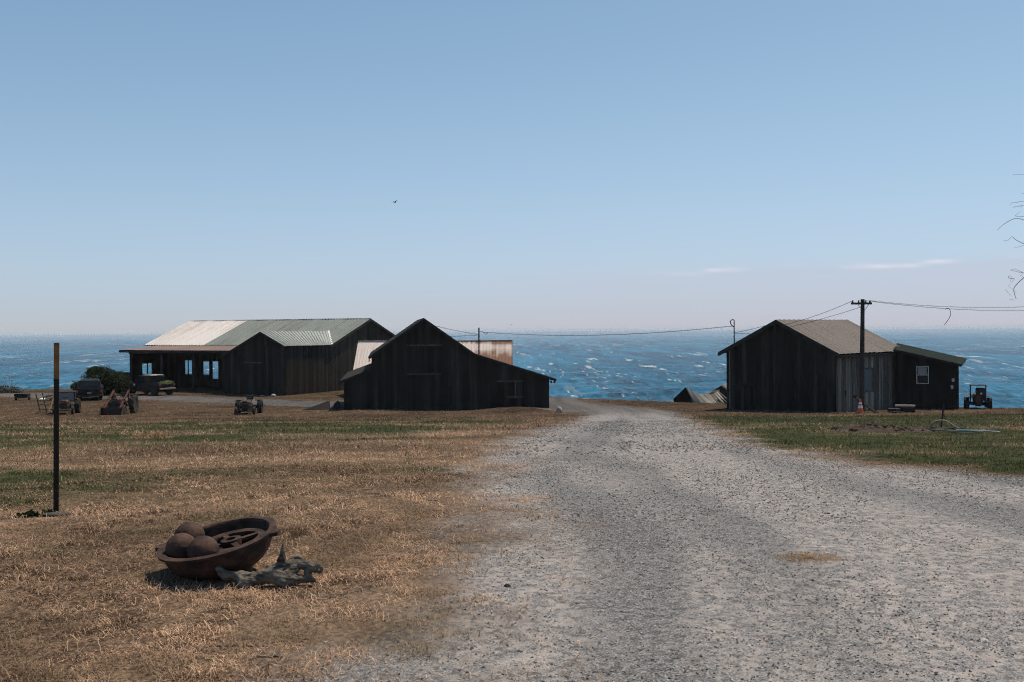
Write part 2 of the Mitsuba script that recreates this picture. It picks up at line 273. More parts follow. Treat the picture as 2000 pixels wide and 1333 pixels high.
def foam(p):
    x, y = p.x, p.y
    w = fbm(x * .004, y * .002, 1.0) - .5
    a = smoothstep(.675, .77, fbm(x * .34, y * .050, 2.0, 4) + .3 * w)
    b = smoothstep(.665, .77, fbm(x * .15, y * .014, 5.0, 4) + .3 * w)
    c = smoothstep(.63, .78, fbm(x * .06, y * .0036, 9.0, 4) + .25 * w)
    t = noise(x * .9, y * .12, 3.0); t2 = noise(x * .3, y * .012, 6.0)
    return dr.clip(a * (.4 + .8 * t) * smoothstep(1000, 500, y) + b * (.4 + .7 * t) * smoothstep(400, 700, y) * smoothstep(2600, 1200, y) + c * (.14 + .3 * t2) * smoothstep(1200, 2200, y) * smoothstep(5500, 2500, y), 0, 1)
def sea_fn(p, n, uv):
    x, y = p.x, p.y
    k = fbm(x * .012, y * .003, 3.0); s = fbm(x * .34, y * .05, 8.0); s2 = fbm(x * .11, y * .010, 15.0); s3 = fbm(x * .04, y * .0028, 5.0)
    m1 = s * smoothstep(1200, 500, y) + s2 * (1 - smoothstep(1200, 500, y))
    w = mix((.000, .036, .078), (.006, .128, .240), dr.clip(.45 + smoothstep(6000, 2000, y) * ((k - .5) * .9 + (m1 - .5) * 1.7 + (s3 - .5) * .9), 0, 1))
    return mix(w, (.42, .46, .49), foam(p))
scene['mat_sea'] = {'type': 'twosided', 'bsdf': {'type': 'bumpmap', 'arbitrary': proc(lambda p, n, uv: fbm(p.x * .45, p.y * .3, 2.0, 3) * smoothstep(5000, 1200, p.y), eps=.3), 'scale': 1.1, 'bsdf': {'type': 'principled', 'base_color': proc(sea_fn),
    'roughness': proc(lambda p, n, uv: .22 + .5 * foam(p)), 'specular': .03}}}
obj('sea', trimesh.Trimesh(np.stack([X, Y, Z], -1).reshape(-1, 3), np.vstack([q[:, [0, 1, 2]], q[:, [0, 2, 3]]]), process=False), 'mat_sea', smooth=True)
tag('sea', 'choppy blue sea with small whitecaps', kind='structure')
# ------------------------------------------------------------------ barns: shared builders
def wall(parent, a, b, z0, top, out=1, pw=.22, mats=WOOD, openings=(), name='wall', th=.03, seed=0, jag=0.0):
    """vertical boards on a backing from a to b (plan points); top(s) height; openings (s0, s1, z0, z1)"""
    a, b = np.asarray(a, float), np.asarray(b, float); L = np.linalg.norm(b - a); d = (b - a) / L; nrm = np.array([d[1], -d[0]]) * out; r = np.random.default_rng(seed + 11)
    ss = np.linspace(0, L, 41); poly = Polygon([(0, z0)] + [(L, z0)] + [(s, top(s) - .01) for s in ss[::-1]])
    for o in openings: poly = poly.difference(sbox(o[0], o[2], o[1], o[3]))
    back = trimesh.creation.extrude_polygon(poly, .05, engine='earcut'); v = back.vertices.copy()
    xy = a + v[:, :1] * d - nrm * v[:, 2:]; back = trimesh.Trimesh(np.column_stack([xy, v[:, 1]]), back.faces); back.fix_normals()
    w = obj(name, back, 'mat_dark', parent)
    n = max(1, round(L / pw)); cuts = np.linspace(0, L, n + 1); cuts[1:-1] += r.normal(0, pw * .10, n - 1)
    for i in range(n):
        s0, s1 = cuts[i] + .005, cuts[i + 1] - .005; mid = (s0 + s1) / 2; t0, t1 = top(s0), top(s1)
        segs = [(z0 + (r.uniform(0, .10) if jag else 0), None)]
        for o in sorted(openings, key=lambda o: o[2]):
            if o[0] < mid < o[1]:
                lo, hi = segs.pop(); segs += [(lo, o[2])] if o[2] - lo > .05 else []
                segs.append((o[3], None))
        off, bend = .004 + r.uniform(0, .013), r.normal(0, .004); bm = mats[r.integers(len(mats))]
        for lo, hi in segs:
            h0, h1 = (t0, t1) if hi is None else (hi, hi)
            P = []
            for zz in ((lo, lo), (h0, h1)):
                for s, z, o in ((s0, zz[0], off), (s1, zz[1], off + bend), (s1, zz[1], off + bend + th), (s0, zz[0], off + th)):
                    P.append([*(a + d * s + nrm * o), z])
            mm = hexa(P); mm.fix_normals(); obj('plank', mm, bm, w)
    return w
def board(parent, name, a, b, z0, z1, out, off, m, th=.04):
    """flat board on a wall line between plan points"""
    a, b = np.asarray(a, float), np.asarray(b, float); d = (b - a) / np.linalg.norm(b - a); nrm = np.array([d[1], -d[0]]) * out
    P = [[*(p + nrm * o), z] for z in (z0, z1) for p, o in ((a, off), (b, off), (b, off + th), (a, off + th))]; mm = hexa(P); mm.fix_normals()
    return obj(name, mm, m, parent)
def roof(parent, e0, e1, r1, r0, mats, sheet=.9, rib=.225, amp=.03, name='roof', seed=0, deck='mat_dark', thick=.06, lap=.004):
    """corrugated sheets on a deck; e0-e1 the eave, r0-r1 the ridge (3-D points)"""
    e0, e1, r1, r0 = (np.asarray(v, float) for v in (e0, e1, r1, r0)); up = np.cross(e1 - e0, r0 - e0); up /= np.linalg.norm(up); up = up if up[2] > 0 else -up
    dk = hexa([*(v - up * (thick + .01) for v in (e0, e1, r1, r0)), *(v - up * .01 for v in (e0, e1, r1, r0))]); dk.fix_normals()
    key = obj(name, dk, deck, parent); L = np.linalg.norm(e1 - e0); n = max(1, round(L / sheet)); r = np.random.default_rng(seed)
    for i in range(n):
        k = max(2, round(sheet / rib)); u, h = [], []
        for c in range(k):
            for f, hh in ((0, 0), (.58, 0), (.68, 1), (.90, 1)): u.append((c + f) / k); h.append(hh)
        u.append(1.0); h.append(0); t = (i + np.array(u)) / n; h = np.array(h) * amp + .003 + r.uniform(0, lap) 
        lo = e0 + np.outer(t, e1 - e0) + np.outer(h, up) - (r0 - e0) / np.linalg.norm(r0 - e0) * r.uniform(0, .03); hi = r0 + np.outer(t, r1 - r0) + np.outer(h, up); m_ = len(t)
        f = [[a, a + 1, m_ + a + 1] for a in range(m_ - 1)] + [[a, m_ + a + 1, m_ + a] for a in range(m_ - 1)]
        s = trimesh.Trimesh(np.vstack([lo, hi]), f, process=False)
        if s.face_normals[0] @ up < 0: s.invert()
        obj('sheet', s, mats(((i + .5) / n)) if callable(mats) else mats, key)
    return key
def beam(parent, name, p0, p1, w, h, m):
    p0, p1 = np.asarray(p0, float), np.asarray(p1, float); d = (p1 - p0) / np.linalg.norm(p1 - p0); sd = np.cross(d, [0, 0, 1]); 
    if np.linalg.norm(sd) < 1e-6: sd = np.array([1.0, 0, 0])
    sd /= np.linalg.norm(sd); u = np.cross(sd, d)
    P = [p + sd * a * w / 2 + u * b * h / 2 for p in (p0, p1) for a, b in ((-1, -1), (1, -1), (1, 1), (-1, 1))]; mm = hexa(P); mm.fix_normals(); return obj(name, mm, m, parent)
def v3(p, z): return np.array([p[0], p[1], z])
def gable_top(wl, wr, ridge_s, zl, zr, zp, L): return lambda s: zl + (zp - zl) * s / ridge_s if s < ridge_s else zp + (zr - zp) * (s - ridge_s) / (L - ridge_s)
# ------------------------------------------------------------------ the right-hand barn
B = thing('plank_barn', 'dark plank barn with a brown ribbed metal roof behind the traffic cone', 'barn')
gB, sB = np.array([-.715, .699]), np.array([.699, .715]); C = np.array([18.85, 58.0]); Lb = C + gB * 7.30; Rb = C + sB * 8.73; ZB = -3.75
top = gable_top(0, 0, 3.65, .20, .20, 2.0, 7.30)
wall(B, Lb, C, ZB, lambda s: top(s), out=1, pw=.27, seed=1, name='gable_wall')
wall(B, C, Rb, ZB, lambda s: .20, out=1, pw=.20, mats=GRAYWOOD, seed=2, name='side_wall', openings=[(3.55, 4.85, -2.35, -.95)])
wall(B, Lb + sB * 8.73, Rb, ZB, lambda s: top(s), out=-1, pw=.4, seed=3, name='back_gable'); wall(B, Lb, Lb + sB * 8.73, ZB, lambda s: .20, out=-1, pw=.4, seed=4, name='far_wall')
ov, ev = .38, .42; dz = ev * 1.8 / 3.65; pk = C + gB * 3.65
def Bp(u, w, z): return v3(C + gB * u + sB * w, z)
for nm, u, sd in (('roof', -ev, 5), ('roof', 7.30 + ev, 6)):
    k = roof(B, Bp(u, -ov, .26 - dz), Bp(u, 9.1, .26 - dz), Bp(3.65, 9.1, 2.08), Bp(3.65, -ov, 2.08), 'mat_brown_roof', sheet=1.19, rib=.6, amp=.022, seed=sd)
    sc = [] # rows of bright fixing washers along the ribs of the sheets
    if u < 0:
        for wv in np.arange(-ov + .42, 9.1, .595):
            for f in np.linspace(.03, .97, 10):
                if rng.random() < .8: sc.append(xf(trimesh.creation.icosphere(subdivisions=0, radius=.022), frame(*(Bp(u, wv, .26 - dz) * (1 - f) + Bp(3.65, wv, 2.08) * f + np.array([0, 0, .042])))))
        obj('washer', sc, 'mat_roof_screw', k); tag(list(scene)[-1], kind='stuff')
for u, uu in ((-ev, 3.65), (7.3 + ev, 3.65)): beam(B, 'barge_board', Bp(u, -ov, .12 - dz), Bp(uu, -ov, 1.94), .05, .2, 'mat_trim')
beam(B, 'fascia', Bp(-ev, -ov + .03, .10 - dz), Bp(-ev, 9.1, .10 - dz), .04, .14, 'mat_trim')
beam(B, 'ridge_beam', Bp(3.65, -ov - .08, 1.80), Bp(3.65, .1, 1.80), .14, .2, 'mat_trim')
beam(B, 'drain_pipe', v3(Lb - gB * .28 + np.array([-.1, -.1]), ZB + .1), v3(Lb - gB * .28 + np.array([-.1, -.1]), .2), .05, .05, 'mat_pipe')
beam(B, 'conduit', v3(Lb - gB * .55 + np.array([-.08, -.08]), ZB + .5), v3(Lb - gB * .55 + np.array([-.08, -.08]), .3), .035, .035, 'mat_iron')
nB = np.array([-.699, -.715])
dk = board(B, 'door', Lb - gB * .80, Lb - gB * 1.75, ZB + .1, -2.0, 1, .05, WOOD[0], .03); board(B, 'door_header', Lb - gB * .70, Lb - gB * 2.0, -2.0, -1.88, 1, .05, 'mat_trim', .06)
for i in range(4): obj('board', xf(trimesh.creation.box([.20, .03, 1.6]), np.block([[np.array([[-gB[0], -nB[0], 0], [-gB[1], -nB[1], 0], [0, 0, 1]]), (np.r_[Lb - gB * (.92 + .235 * i) + nB * .10, -2.85])[:, None]], [np.zeros((1, 3)), np.ones((1, 1))]])), WOOD[i % 3], dk)
win = board(B, 'window', C + sB * 3.58, C + sB * 4.82, -2.33, -.97, 1, -.03, 'mat_board', .04)
for a_, b_, c_, d_ in ((3.5, 3.6, -2.4, -.9), (4.8, 4.9, -2.4, -.9), (3.6, 4.8, -1.0, -.9), (3.6, 4.8, -2.4, -2.3)): board(B, win.split('__', 1)[1] + '__frame', C + sB * a_, C + sB * b_, c_, d_, 1, .03, GRAYWOOD[2], .05)
mast = thing('service_mast', 'thin service mast with a looped weatherhead behind the left slope of the right barn', 'mast')
MX, MY = 13.98, 62.6
obj('pipe', cyl((MX, MY, .2), (MX, MY, 2.0), .035, 8), 'mat_iron', mast)
obj('weatherhead', tube(curve([(MX, MY, 1.98), (MX - .1, MY, 2.12), (MX - .24, MY, 2.0), (MX - .16, MY, 1.78), (MX, MY, 1.66)]), .03), 'mat_iron', mast)
# the lean-to shed behind it
S = thing('shed', 'low black shed with dark green roof and white window at the far right', 'shed')
D0, D1 = np.array([24.46, 63.05]), np.array([27.61, 61.63]); sS = np.array([.41, .91]); dS = (D1 - D0) / np.linalg.norm(D1 - D0); LS = np.linalg.norm(D1 - D0)
ts = lambda s: -.02 + (-.78 + .02) * s / LS
wall(S, D0, D1, -3.8, lambda s: ts(s), out=1, pw=.3, seed=21, openings=[(1.06, 1.80, -2.0, -.88)], name='front_wall')
wall(S, D1, D1 + sS * 3.0, -3.8, lambda s: -.78, out=1, pw=.3, seed=22, name='side_wall'); wall(S, D0, D0 + sS * 3.0, -3.8, lambda s: -.02, out=-1, pw=.5, seed=24, name='side_wall'); wall(S, D0 + sS * 3.0, D1 + sS * 3.0, -3.8, lambda s: ts(s), out=-1, pw=.5, seed=23, name='back_wall')
nS = np.array([dS[1], -dS[0]])
def Sp(s, w, z): return v3(D0 + dS * s + sS * w, z)
sr = roof(S, Sp(LS + .22, -.4, -.74), Sp(LS + .5, 3.3, -.50), Sp(-.25, 3.3, .50), Sp(-.25, -.4, .20), 'mat_shed_roof', sheet=.75, rib=.375, amp=.02, seed=8, deck='mat_trim', thick=.16)
w = board(S, 'window', D0 + dS * 1.09, D0 + dS * 1.77, -1.95, -.93, 1, -.03, 'mat_dark_glass', .03)
for a_, b_, c_, d_ in ((1.06, 1.12, -2.0, -.88), (1.74, 1.80, -2.0, -.88), (1.12, 1.74, -.94, -.88), (1.12, 1.74, -2.0, -1.94), (1.12, 1.74, -1.47, -1.42)): board(S, w.split('__', 1)[1] + '__frame', D0 + dS * a_, D0 + dS * b_, c_, d_, 1, .02, 'mat_white_paint', .05)
board(S, w.split('__', 1)[1] + '__blind', D0 + dS * 1.13, D0 + dS * 1.73, -1.41, -.95, 1, .003, 'mat_blind', .01)
for s_, z_ in ((3.18, -1.75), (3.02, -2.3), (3.12, -2.18)):
    o_ = D0 + dS * s_ + nS * .1; obj('wall_box', cbx(o_[0] - .07, o_[0] + .07, o_[1] - .05, o_[1] + .05, z_ - .1, z_ + .12, .02), 'mat_iron' if s_ < 3.1 else 'mat_white_paint', S)
# ------------------------------------------------------------------ the barn in the middle
A = thing('saltbox_barn', 'black weathered barn with a lean-to on each side of a steep gable, in the middle', 'barn')
YA, ZA = 64.0, -4.0
XF = T0 = np.array([[1, 0, 0, -4], [0, 1, 0, 64], [0, 0, 1, 0], [0, 0, 0, 1.0]]) @ trimesh.transformations.rotation_matrix(.128, [0, 0, 1]) @ np.array([[1, 0, 0, 4], [0, 1, 0, -64], [0, 0, 1, 0], [0, 0, 0, 1.0]])
PX = np.array([-10.70, -8.95, -8.949, -5.66, -2.41, 2.40]); PZ = np.array([-1.52, -.90, .02, 2.25, -.03, -1.55])
tA = lambda s: np.interp(s - 10.70, PX, PZ)
opA = [(3.98, 6.10, -1.20, .58), (4.02, 5.95, -3.72, -1.24), (9.76, 11.38, -3.9, -1.76)]
wall(A, (-10.70, YA), (2.40, YA), ZA, tA, out=1, pw=.235, seed=31, openings=opA, name='front_wall')
def face(nm, x0, x1, z0, z1, n, seed, y=YA, off=.03):
    d_ = obj(nm, bx(x0, x1, y + off + .02, y + off + .05, z0, z1), 'mat_dark', A); r = np.random.default_rng(seed); c = np.linspace(x0, x1, n + 1)
    for i in range(n):
        o = r.uniform(-.02, .005); obj('plank', bx(c[i] + .008, c[i + 1] - .008, y + off + o, y + off + .018 + max(o, 0), z0, z1 - r.uniform(0, .02)), WOOD[r.integers(3)], d_)
    return d_
d1 = face('loft_door', -6.72, -5.70, -1.20, .58, 5, 1); d2 = face('loft_door', -5.66, -4.60, -1.20, .58, 5, 2, off=.05); d3 = face('barn_door', -6.68, -4.75, -3.72, -1.24, 8, 3, off=.06); d4 = face('small_door', -.94, .68, -3.9, -1.76, 7, 4, off=.05)
for x0, x1, z0, z1, o in ((-6.78, -4.5, .58, .68, .03), (-6.8, -4.6, -1.26, -1.18, .05), (-1.0, .75, -1.80, -1.70, .06), (-.36, .70, -2.82, -2.72, .08), (.18, .26, -2.70, -1.82, .06)):
    obj('batten', bx(x0, x1, YA - o - .05, YA - o, z0, z1), GRAYWOOD[2], A)
for x in (-6.0, -5.05): obj('door_roller', cyl((x, YA - .05, -1.30), (x, YA - .14, -1.30), .09, 10), 'mat_iron', A)
DA = 12.0
for x0, x1 in ((-10.70, -10.70), (2.40, 2.40)):
    wall(A, (x0, YA), (x1, YA + DA), ZA, lambda s, z=(-1.52 if x0 < 0 else -1.55): z, out=-1 if x0 < 0 else 1, pw=.4, seed=33, name='side_wall')
wall(A, (-10.70, YA + DA), (2.40, YA + DA), ZA, tA, out=-1, pw=.5, seed=34, name='back_wall')
wall(A, (-8.95, YA + .1), (-8.95, YA + DA), -.9, lambda s: .0, out=-1, pw=.4, seed=35, name='clerestory_wall')
def rA(x0, z0, x1, z1, sd): return roof(A, (x0, YA - .3, z0), (x0, YA + DA + .2, z0), (x1, YA + DA + .2, z1), (x1, YA - .3, z1), 'mat_trim', sheet=.9, rib=.3, amp=.02, seed=sd, thick=.10)
rA(-10.95, -1.56, -8.98, -.83, 1); rA(-9.16, -.05, -5.66, 2.36, 2); rA(-2.41, .06, -5.66, 2.361, 3); rA(2.86, -1.62, -2.41, .055, 4)
for i, (x0, z0, x1, z1) in enumerate(((-10.96, -1.66, -8.96, -.93), (-9.18, -.16, -5.66, 2.26), (-5.66, 2.26, -2.38, -.05), (-2.40, -.045, 2.88, -1.72))): beam(A, 'barge_board', (x0, YA - .32, z0), (x1, YA - .32, z1), .04, .16, 'mat_trim')
for x, z in ((-9.14, -.30), (2.62, -1.85), (2.80, -1.85)): beam(A, 'rafter_tail', (x, YA - .25, z), (x, YA + .3, z), .06, .12, 'mat_trim')
XF = None
# shed with the rusty roof behind it
U = thing('rusty_roof_shed', 'shed with a pale rust-streaked metal roof behind the middle barn', 'shed')
for a_, b_ in (((-12.6, 80.3), (-.1, 80.3)), ((-.1, 80.3), (-.1, 87.7)), ((-12.6, 80.3), (-12.6, 87.7)), ((-12.6, 87.7), (-.1, 87.7))):
    gx = a_[0] == b_[0]; wall(U, a_, b_, -4.0, (lambda s: -1.45 + 2.05 * (s / 3.7 if s < 3.7 else (7.4 - s) / 3.7)) if gx else (lambda s: -1.45), out=-1 if (a_[0] < -1 and gx) or a_[1] > 87 else 1, pw=.4, seed=41)
roof(U, (-12.80, 80.0, -1.62), (0.02, 80.0, -1.62), (0.02, 84.0, .68), (-12.98, 84.0, .68), 'mat_rust_roof', sheet=.75, rib=.25, amp=.03, seed=42); roof(U, (-12.8, 88.0, -1.6), (.02, 88.0, -1.6), (.02, 84.0, .681), (-12.98, 84.0, .681), 'mat_rust_roof', sheet=.65, rib=.33, amp=.02, seed=43)
beam(U, 'barge_board', (.05, 80.0, -1.70), (.05, 84.0, .60), .04, .16, 'mat_rust_paint'); beam(U, 'ridge_cap', (-13, 84, .71), (.05, 84, .71), .3, .03, 'mat_white_roof')
# ------------------------------------------------------------------ the long barn on the left
L_ = thing('long_barn', 'long black barn with white and pale green metal roofs and an open porch', 'barn')
A0 = np.array([-16.05, 88.0]); r_ = np.array([-.880, .4745]); g_ = np.array([.4745, .880]); ZL = -4.4
def Lp(s, t, z=0.0): return v3(A0 + r_ * s + g_ * t, z)
def P2(s, t): return A0 + r_ * s + g_ * t
EZ, RZ, HW, LEN = .40, 2.64, 5.65, 22.35
tg = gable_top(0, 0, HW, EZ, EZ, RZ, 2 * HW)
wall(L_, P2(0, -5.94), P2(0, 0), ZL, lambda s: EZ, out=1, pw=.24, seed=51, name='wing_side_wall')
wall(L_, P2(0, 0), P2(0, 2 * HW), ZL, tg, out=1, pw=.24, seed=52, name='gable_wall')
def tw(s): return -.47 + (1.50 + .47) * s / 4.30 if s < 4.30 else 1.50 + (.42 - 1.50) * (s - 4.30) / 2.465
wall(L_, P2(6.765, -5.94), P2(0, -5.94), ZL, tw, out=1, pw=.25, seed=53, name='wing_front_wall', openings=[(4.4, 6.15, ZL, 0.35)])
wall(L_, P2(6.765, -5.94), P2(6.765, 0), ZL, lambda s: -.47, out=-1, pw=.3, seed=54, name='wing_far_wall')
ow = [(LEN - 17.8, LEN - 16.78, -2.5, -1.15), (LEN - 15.4, LEN - 14.62, -2.5, -1.25), (LEN - 14.19, LEN - 13.43, -2.9, -1.25)]
wall(L_, P2(LEN, 0), P2(6.765, 0), ZL, lambda s: EZ, out=1, pw=.3, seed=55, name='porch_back_wall', openings=ow)
wall(L_, P2(LEN, 2 * HW), P2(0, 2 * HW), ZL, lambda s: EZ, out=-1, pw=.5, seed=56, name='back_wall')
wall(L_, P2(LEN, 0), P2(LEN, 2 * HW), ZL, lambda s: tg(s), out=-1, pw=.5, seed=57, name='end_wall', openings=[(.5, 10.8, ZL, -.2)])
for o in ow:
    a_, b_ = LEN - o[0], LEN - o[1]; mid = (a_ + b_) / 2
    k = obj('window', hexa([Lp(a_, .02, o[2]), Lp(b_, .02, o[2]), Lp(b_, .022, o[2]), Lp(a_, .022, o[2]), Lp(a_, .02, o[3]), Lp(b_, .02, o[3]), Lp(b_, .022, o[3]), Lp(a_, .022, o[3])]), 'mat_pane', L_)
    if o[0] < 5: beam(L_, k.split('__', 1)[1] + '__mullion', Lp(mid + .05, -.02, o[2]), Lp(mid + .05, -.02, o[3]), .10, .05, 'mat_trim')
# porch: posts, left wall with its window, fascia, roof
tp, sp0, sp1 = -4.44, 6.765, 20.24
wall(L_, P2(sp1, tp), P2(sp1, 0), ZL, lambda s: -.25 + .5 * s / 4.44, out=-1, pw=.3, seed=58, name='porch_end_wall', openings=[(1.30, 2.62, -2.42, -1.40)])
k = obj('porch_window', hexa([Lp(sp1, tp + 1.3, -2.42), Lp(sp1, tp + 2.62, -2.42), Lp(sp1 + .002, tp + 2.62, -2.42), Lp(sp1 + .002, tp + 1.3, -2.42), Lp(sp1, tp + 1.3, -1.4), Lp(sp1, tp + 2.62, -1.4), Lp(sp1 + .002, tp + 2.62, -1.4), Lp(sp1 + .002, tp + 1.3, -1.4)]), 'mat_pane', L_)
beam(L_, k.split('__', 1)[1] + '__mullion', Lp(sp1 - .03, tp + 2.0, -2.42), Lp(sp1 - .03, tp + 2.0, -1.4), .08, .14, 'mat_trim')
for s_ in (sp1 - .15, 16.1, 12.05, 8.36): beam(L_, 'porch_post', Lp(s_, tp, ZL), Lp(s_, tp, -.3), .22, .22, 'mat_trim')
for s_ in (17.3, 13.2, 9.2): beam(L_, 'bracket', Lp(s_, tp - .5, -.42), Lp(s_, tp - .5, -.18), .12, .2, 'mat_trim')
beam(L_, 'porch_beam', Lp(sp1 + .1, tp, -.33), Lp(sp0 + .2, tp, -.33), .16, .2, 'mat_trim')
roof(L_, Lp(6.9, tp - .6, -.06), Lp(sp1 + .75, tp - .6, -.06), Lp(sp1 + .75, .0, .30), Lp(6.9, .0, .30), 'mat_porch_roof', sheet=.95, rib=.95, amp=.006, name='porch_roof', seed=61, deck='mat_trim', thick=.10)
beam(L_, 'fascia', Lp(sp1 + .76, tp - .62, -.19), Lp(6.9, tp - .62, -.19), .04, .22, 'mat_trim')
# roofs
bnd = 14.4
mainmat = lambda f: 'mat_white_roof' if -.25 + f * (LEN + .85) > bnd else 'mat_green_roof'
roof(L_, Lp(-.25, -.35, EZ - .09), Lp(LEN + .6, -.35, EZ - .09), Lp(LEN + .6, HW, RZ + .08), Lp(-.25, HW, RZ + .08), mainmat, sheet=.99, rib=.33, amp=.055, name='main_roof', seed=62)
roof(L_, Lp(-.25, 2 * HW + .35, EZ - .09), Lp(LEN + .6, 2 * HW + .35, EZ - .09), Lp(LEN + .6, HW, RZ + .081), Lp(-.25, HW, RZ + .081), mainmat, sheet=.83, rib=.42, amp=.03, name='main_roof', seed=63)
obj('ridge_cap', trimesh.util.concatenate([xf(trimesh.creation.box([.2, .32, .03]), np.block([[np.column_stack([r_[0:2].tolist() + [0], g_.tolist() + [0], [0, 0, 1]]), Lp(s_, HW, RZ + .115)[:, None]], [np.zeros((1, 3)), np.ones((1, 1))]])) for s_ in np.arange(-.15, LEN + .5, .3)]), 'mat_flash', L_)
beam(L_, 'barge_board', Lp(-.27, -.35, EZ - .22), Lp(-.27, HW, RZ - .05), .04, .16, 'mat_trim'); beam(L_, 'barge_board', Lp(-.27, 2 * HW + .35, EZ - .22), Lp(-.27, HW, RZ - .05), .04, .16, 'mat_trim')
wz = 1.58
roof(L_, Lp(-.22, -6.2, .36), Lp(-.22, -.1, .36), Lp(2.465, 2.9, wz), Lp(2.465, -6.2, wz), 'mat_pale_green_roof', sheet=.84, rib=.28, amp=.055, name='wing_roof', seed=64)
roof(L_, Lp(7.05, -6.2, -.56), Lp(7.05, .0, -.56), Lp(2.465, 2.9, wz + .001), Lp(2.465, -6.2, wz + .001), 'mat_pale_green_roof', sheet=.83, rib=.28, amp=.03, name='wing_roof', seed=65)
beam(L_, 'barge_board', Lp(-.24, -6.24, .25), Lp(2.465, -6.24, wz - .10), .04, .16, 'mat_trim'); beam(L_, 'barge_board', Lp(7.08, -6.24, -.67), Lp(2.465, -6.24, wz - .10), .04, .16, 'mat_trim')
beam(L_, 'valley_flashing', Lp(-.26, -.12, .42), Lp(2.4, 2.75, wz + .04), .16, .03, 'mat_flash')
kd = board(L_, 'wing_door', P2(2.365, -5.94), P2(.615, -5.94), ZL, .35, 1, -.06, 'mat_dark', .04)
for i in range(7): board(L_, kd.split('__', 1)[1] + '__plank', P2(2.36 - .25 * i, -5.94), P2(2.36 - .25 * i - .235, -5.94), ZL, .33, 1, -.018 + .004 * (i % 3), WOOD[i % 3], .02)
beam(L_, 'door_track', Lp(2.6, -6.05, .38), Lp(.4, -6.05, .38), .08, .10, 'mat_trim'); beam(L_, 'ledge', Lp(4.6, -6.02, -1.05), Lp(2.5, -6.02, -1.05), .08, .10, GRAYWOOD[2])
# low wall and leaning ramp plank at the porch's left
W1 = thing('low_wall', 'low dark plank wall at the left end of the porch', 'wall')
wall(W1, P2(sp1 + 2.9, tp + .5), P2(sp1 + .1, tp + .5), ZL, lambda s: -2.25, out=1, pw=.3, seed=71, name='boards'); beam(W1, 'cap', Lp(sp1 + 3.0, tp + .5, -2.22), Lp(sp1 + .05, tp + .5, -2.22), .16, .06, GRAYWOOD[0])
obj('ramp_plank', hexa([Lp(a, b, z) for (a, b, z) in ((sp1 + 1.7, tp - .05, -3.6), (sp1 + 1.7, tp + .30, -3.6), (sp1 + .12, tp + .30, -2.42), (sp1 + .12, tp - .05, -2.42), (sp1 + 1.7, tp - .05, -3.5), (sp1 + 1.7, tp + .30, -3.5), (sp1 + .12, tp + .30, -2.32), (sp1 + .12, tp - .05, -2.32))]), GRAYWOOD[1])
tag('ramp_plank', 'pale plank sloping down beside the low wall left of the porch', 'plank')
# ------------------------------------------------------------------ collapsed shed on the cliff edge
K = thing('collapsed_shed', 'half collapsed grey shed with sagging roof at the cliff edge', 'shed')
kz = -3.9
def tri(nm, pts, y0, y1, m, par=K): return obj(nm, prism(pts, y0, y1), m, par)
tri('gable', [(11.95, -5.5), (13.65, -5.5), (13.55, -3.85), (12.98, -2.83), (12.10, -3.66)], 74.5, 74.6, WOOD[2])
rk = obj('roof', prism([(12.98, -2.86), (13.58, -3.9), (13.50, -3.94), (12.90, -2.92)], 74.4, 74.5), WOOD[2], K); r = np.random.default_rng(5)
def sag(f): return (np.array([12.98, 74.45, -2.80]) * (1 - f) + np.array([15.88, 76.5, -3.22]) * f) + np.array([0, 0, -.42 * math.sin(math.pi * min(1, f * 1.02)) ** .9])
def foot(f): return np.array([13.5, 74.35, -3.95]) * (1 - f) + np.array([16.5, 75.3, -4.25]) * f
for i in range(24):
    f0, f1 = i / 24, (i + .9) / 24; brk = 1 if i < 14 else r.uniform(.3, .95); j = r.normal(0, .03, 3)
    a, b = sag(f0) + j, sag(f1) + j; c, d = a + (foot(f0) - a) * brk, b + (foot(f1) - b) * brk
    if i >= 14 and r.random() < .45: continue
    mm = hexa([a, b, d, c, a + [0, 0, .03], b + [0, 0, .03], d + [0, 0, .03], c + [0, 0, .03]]); mm.fix_normals(); obj('board', mm, ('mat_pipe', 'mat_gray_wood_1', 'mat_board', 'mat_gray_wood_0')[r.integers(4)], rk)
beam(K, 'ridge_pole', sag(0.55), (15.9, 76.5, -3.2), .09, .1, GRAYWOOD[1])
for i in range(5): f = .6 + i * .09; beam(K, 'rafter', sag(f), foot(f) + np.array([.1 * i, 0, 0]), .07, .07, GRAYWOOD[i % 3])
tri('gable', [(15.0, -5.6), (17.9, -5.6), (17.9, -4.2), (16.38, -2.93), (15.0, -3.75)], 78.0, 78.1, WOOD[0])
hexm = hexa([(16.38, 77.9, -2.93), (18.0, 77.9, -4.25), (19.6, 81, -4.1), (18.0, 81, -2.83), (16.38, 77.9, -2.85), (18.0, 77.9, -4.17), (19.6, 81, -4.02), (18.0, 81, -2.75)]); hexm.fix_normals(); obj('roof', hexm, GRAYWOOD[0], K)
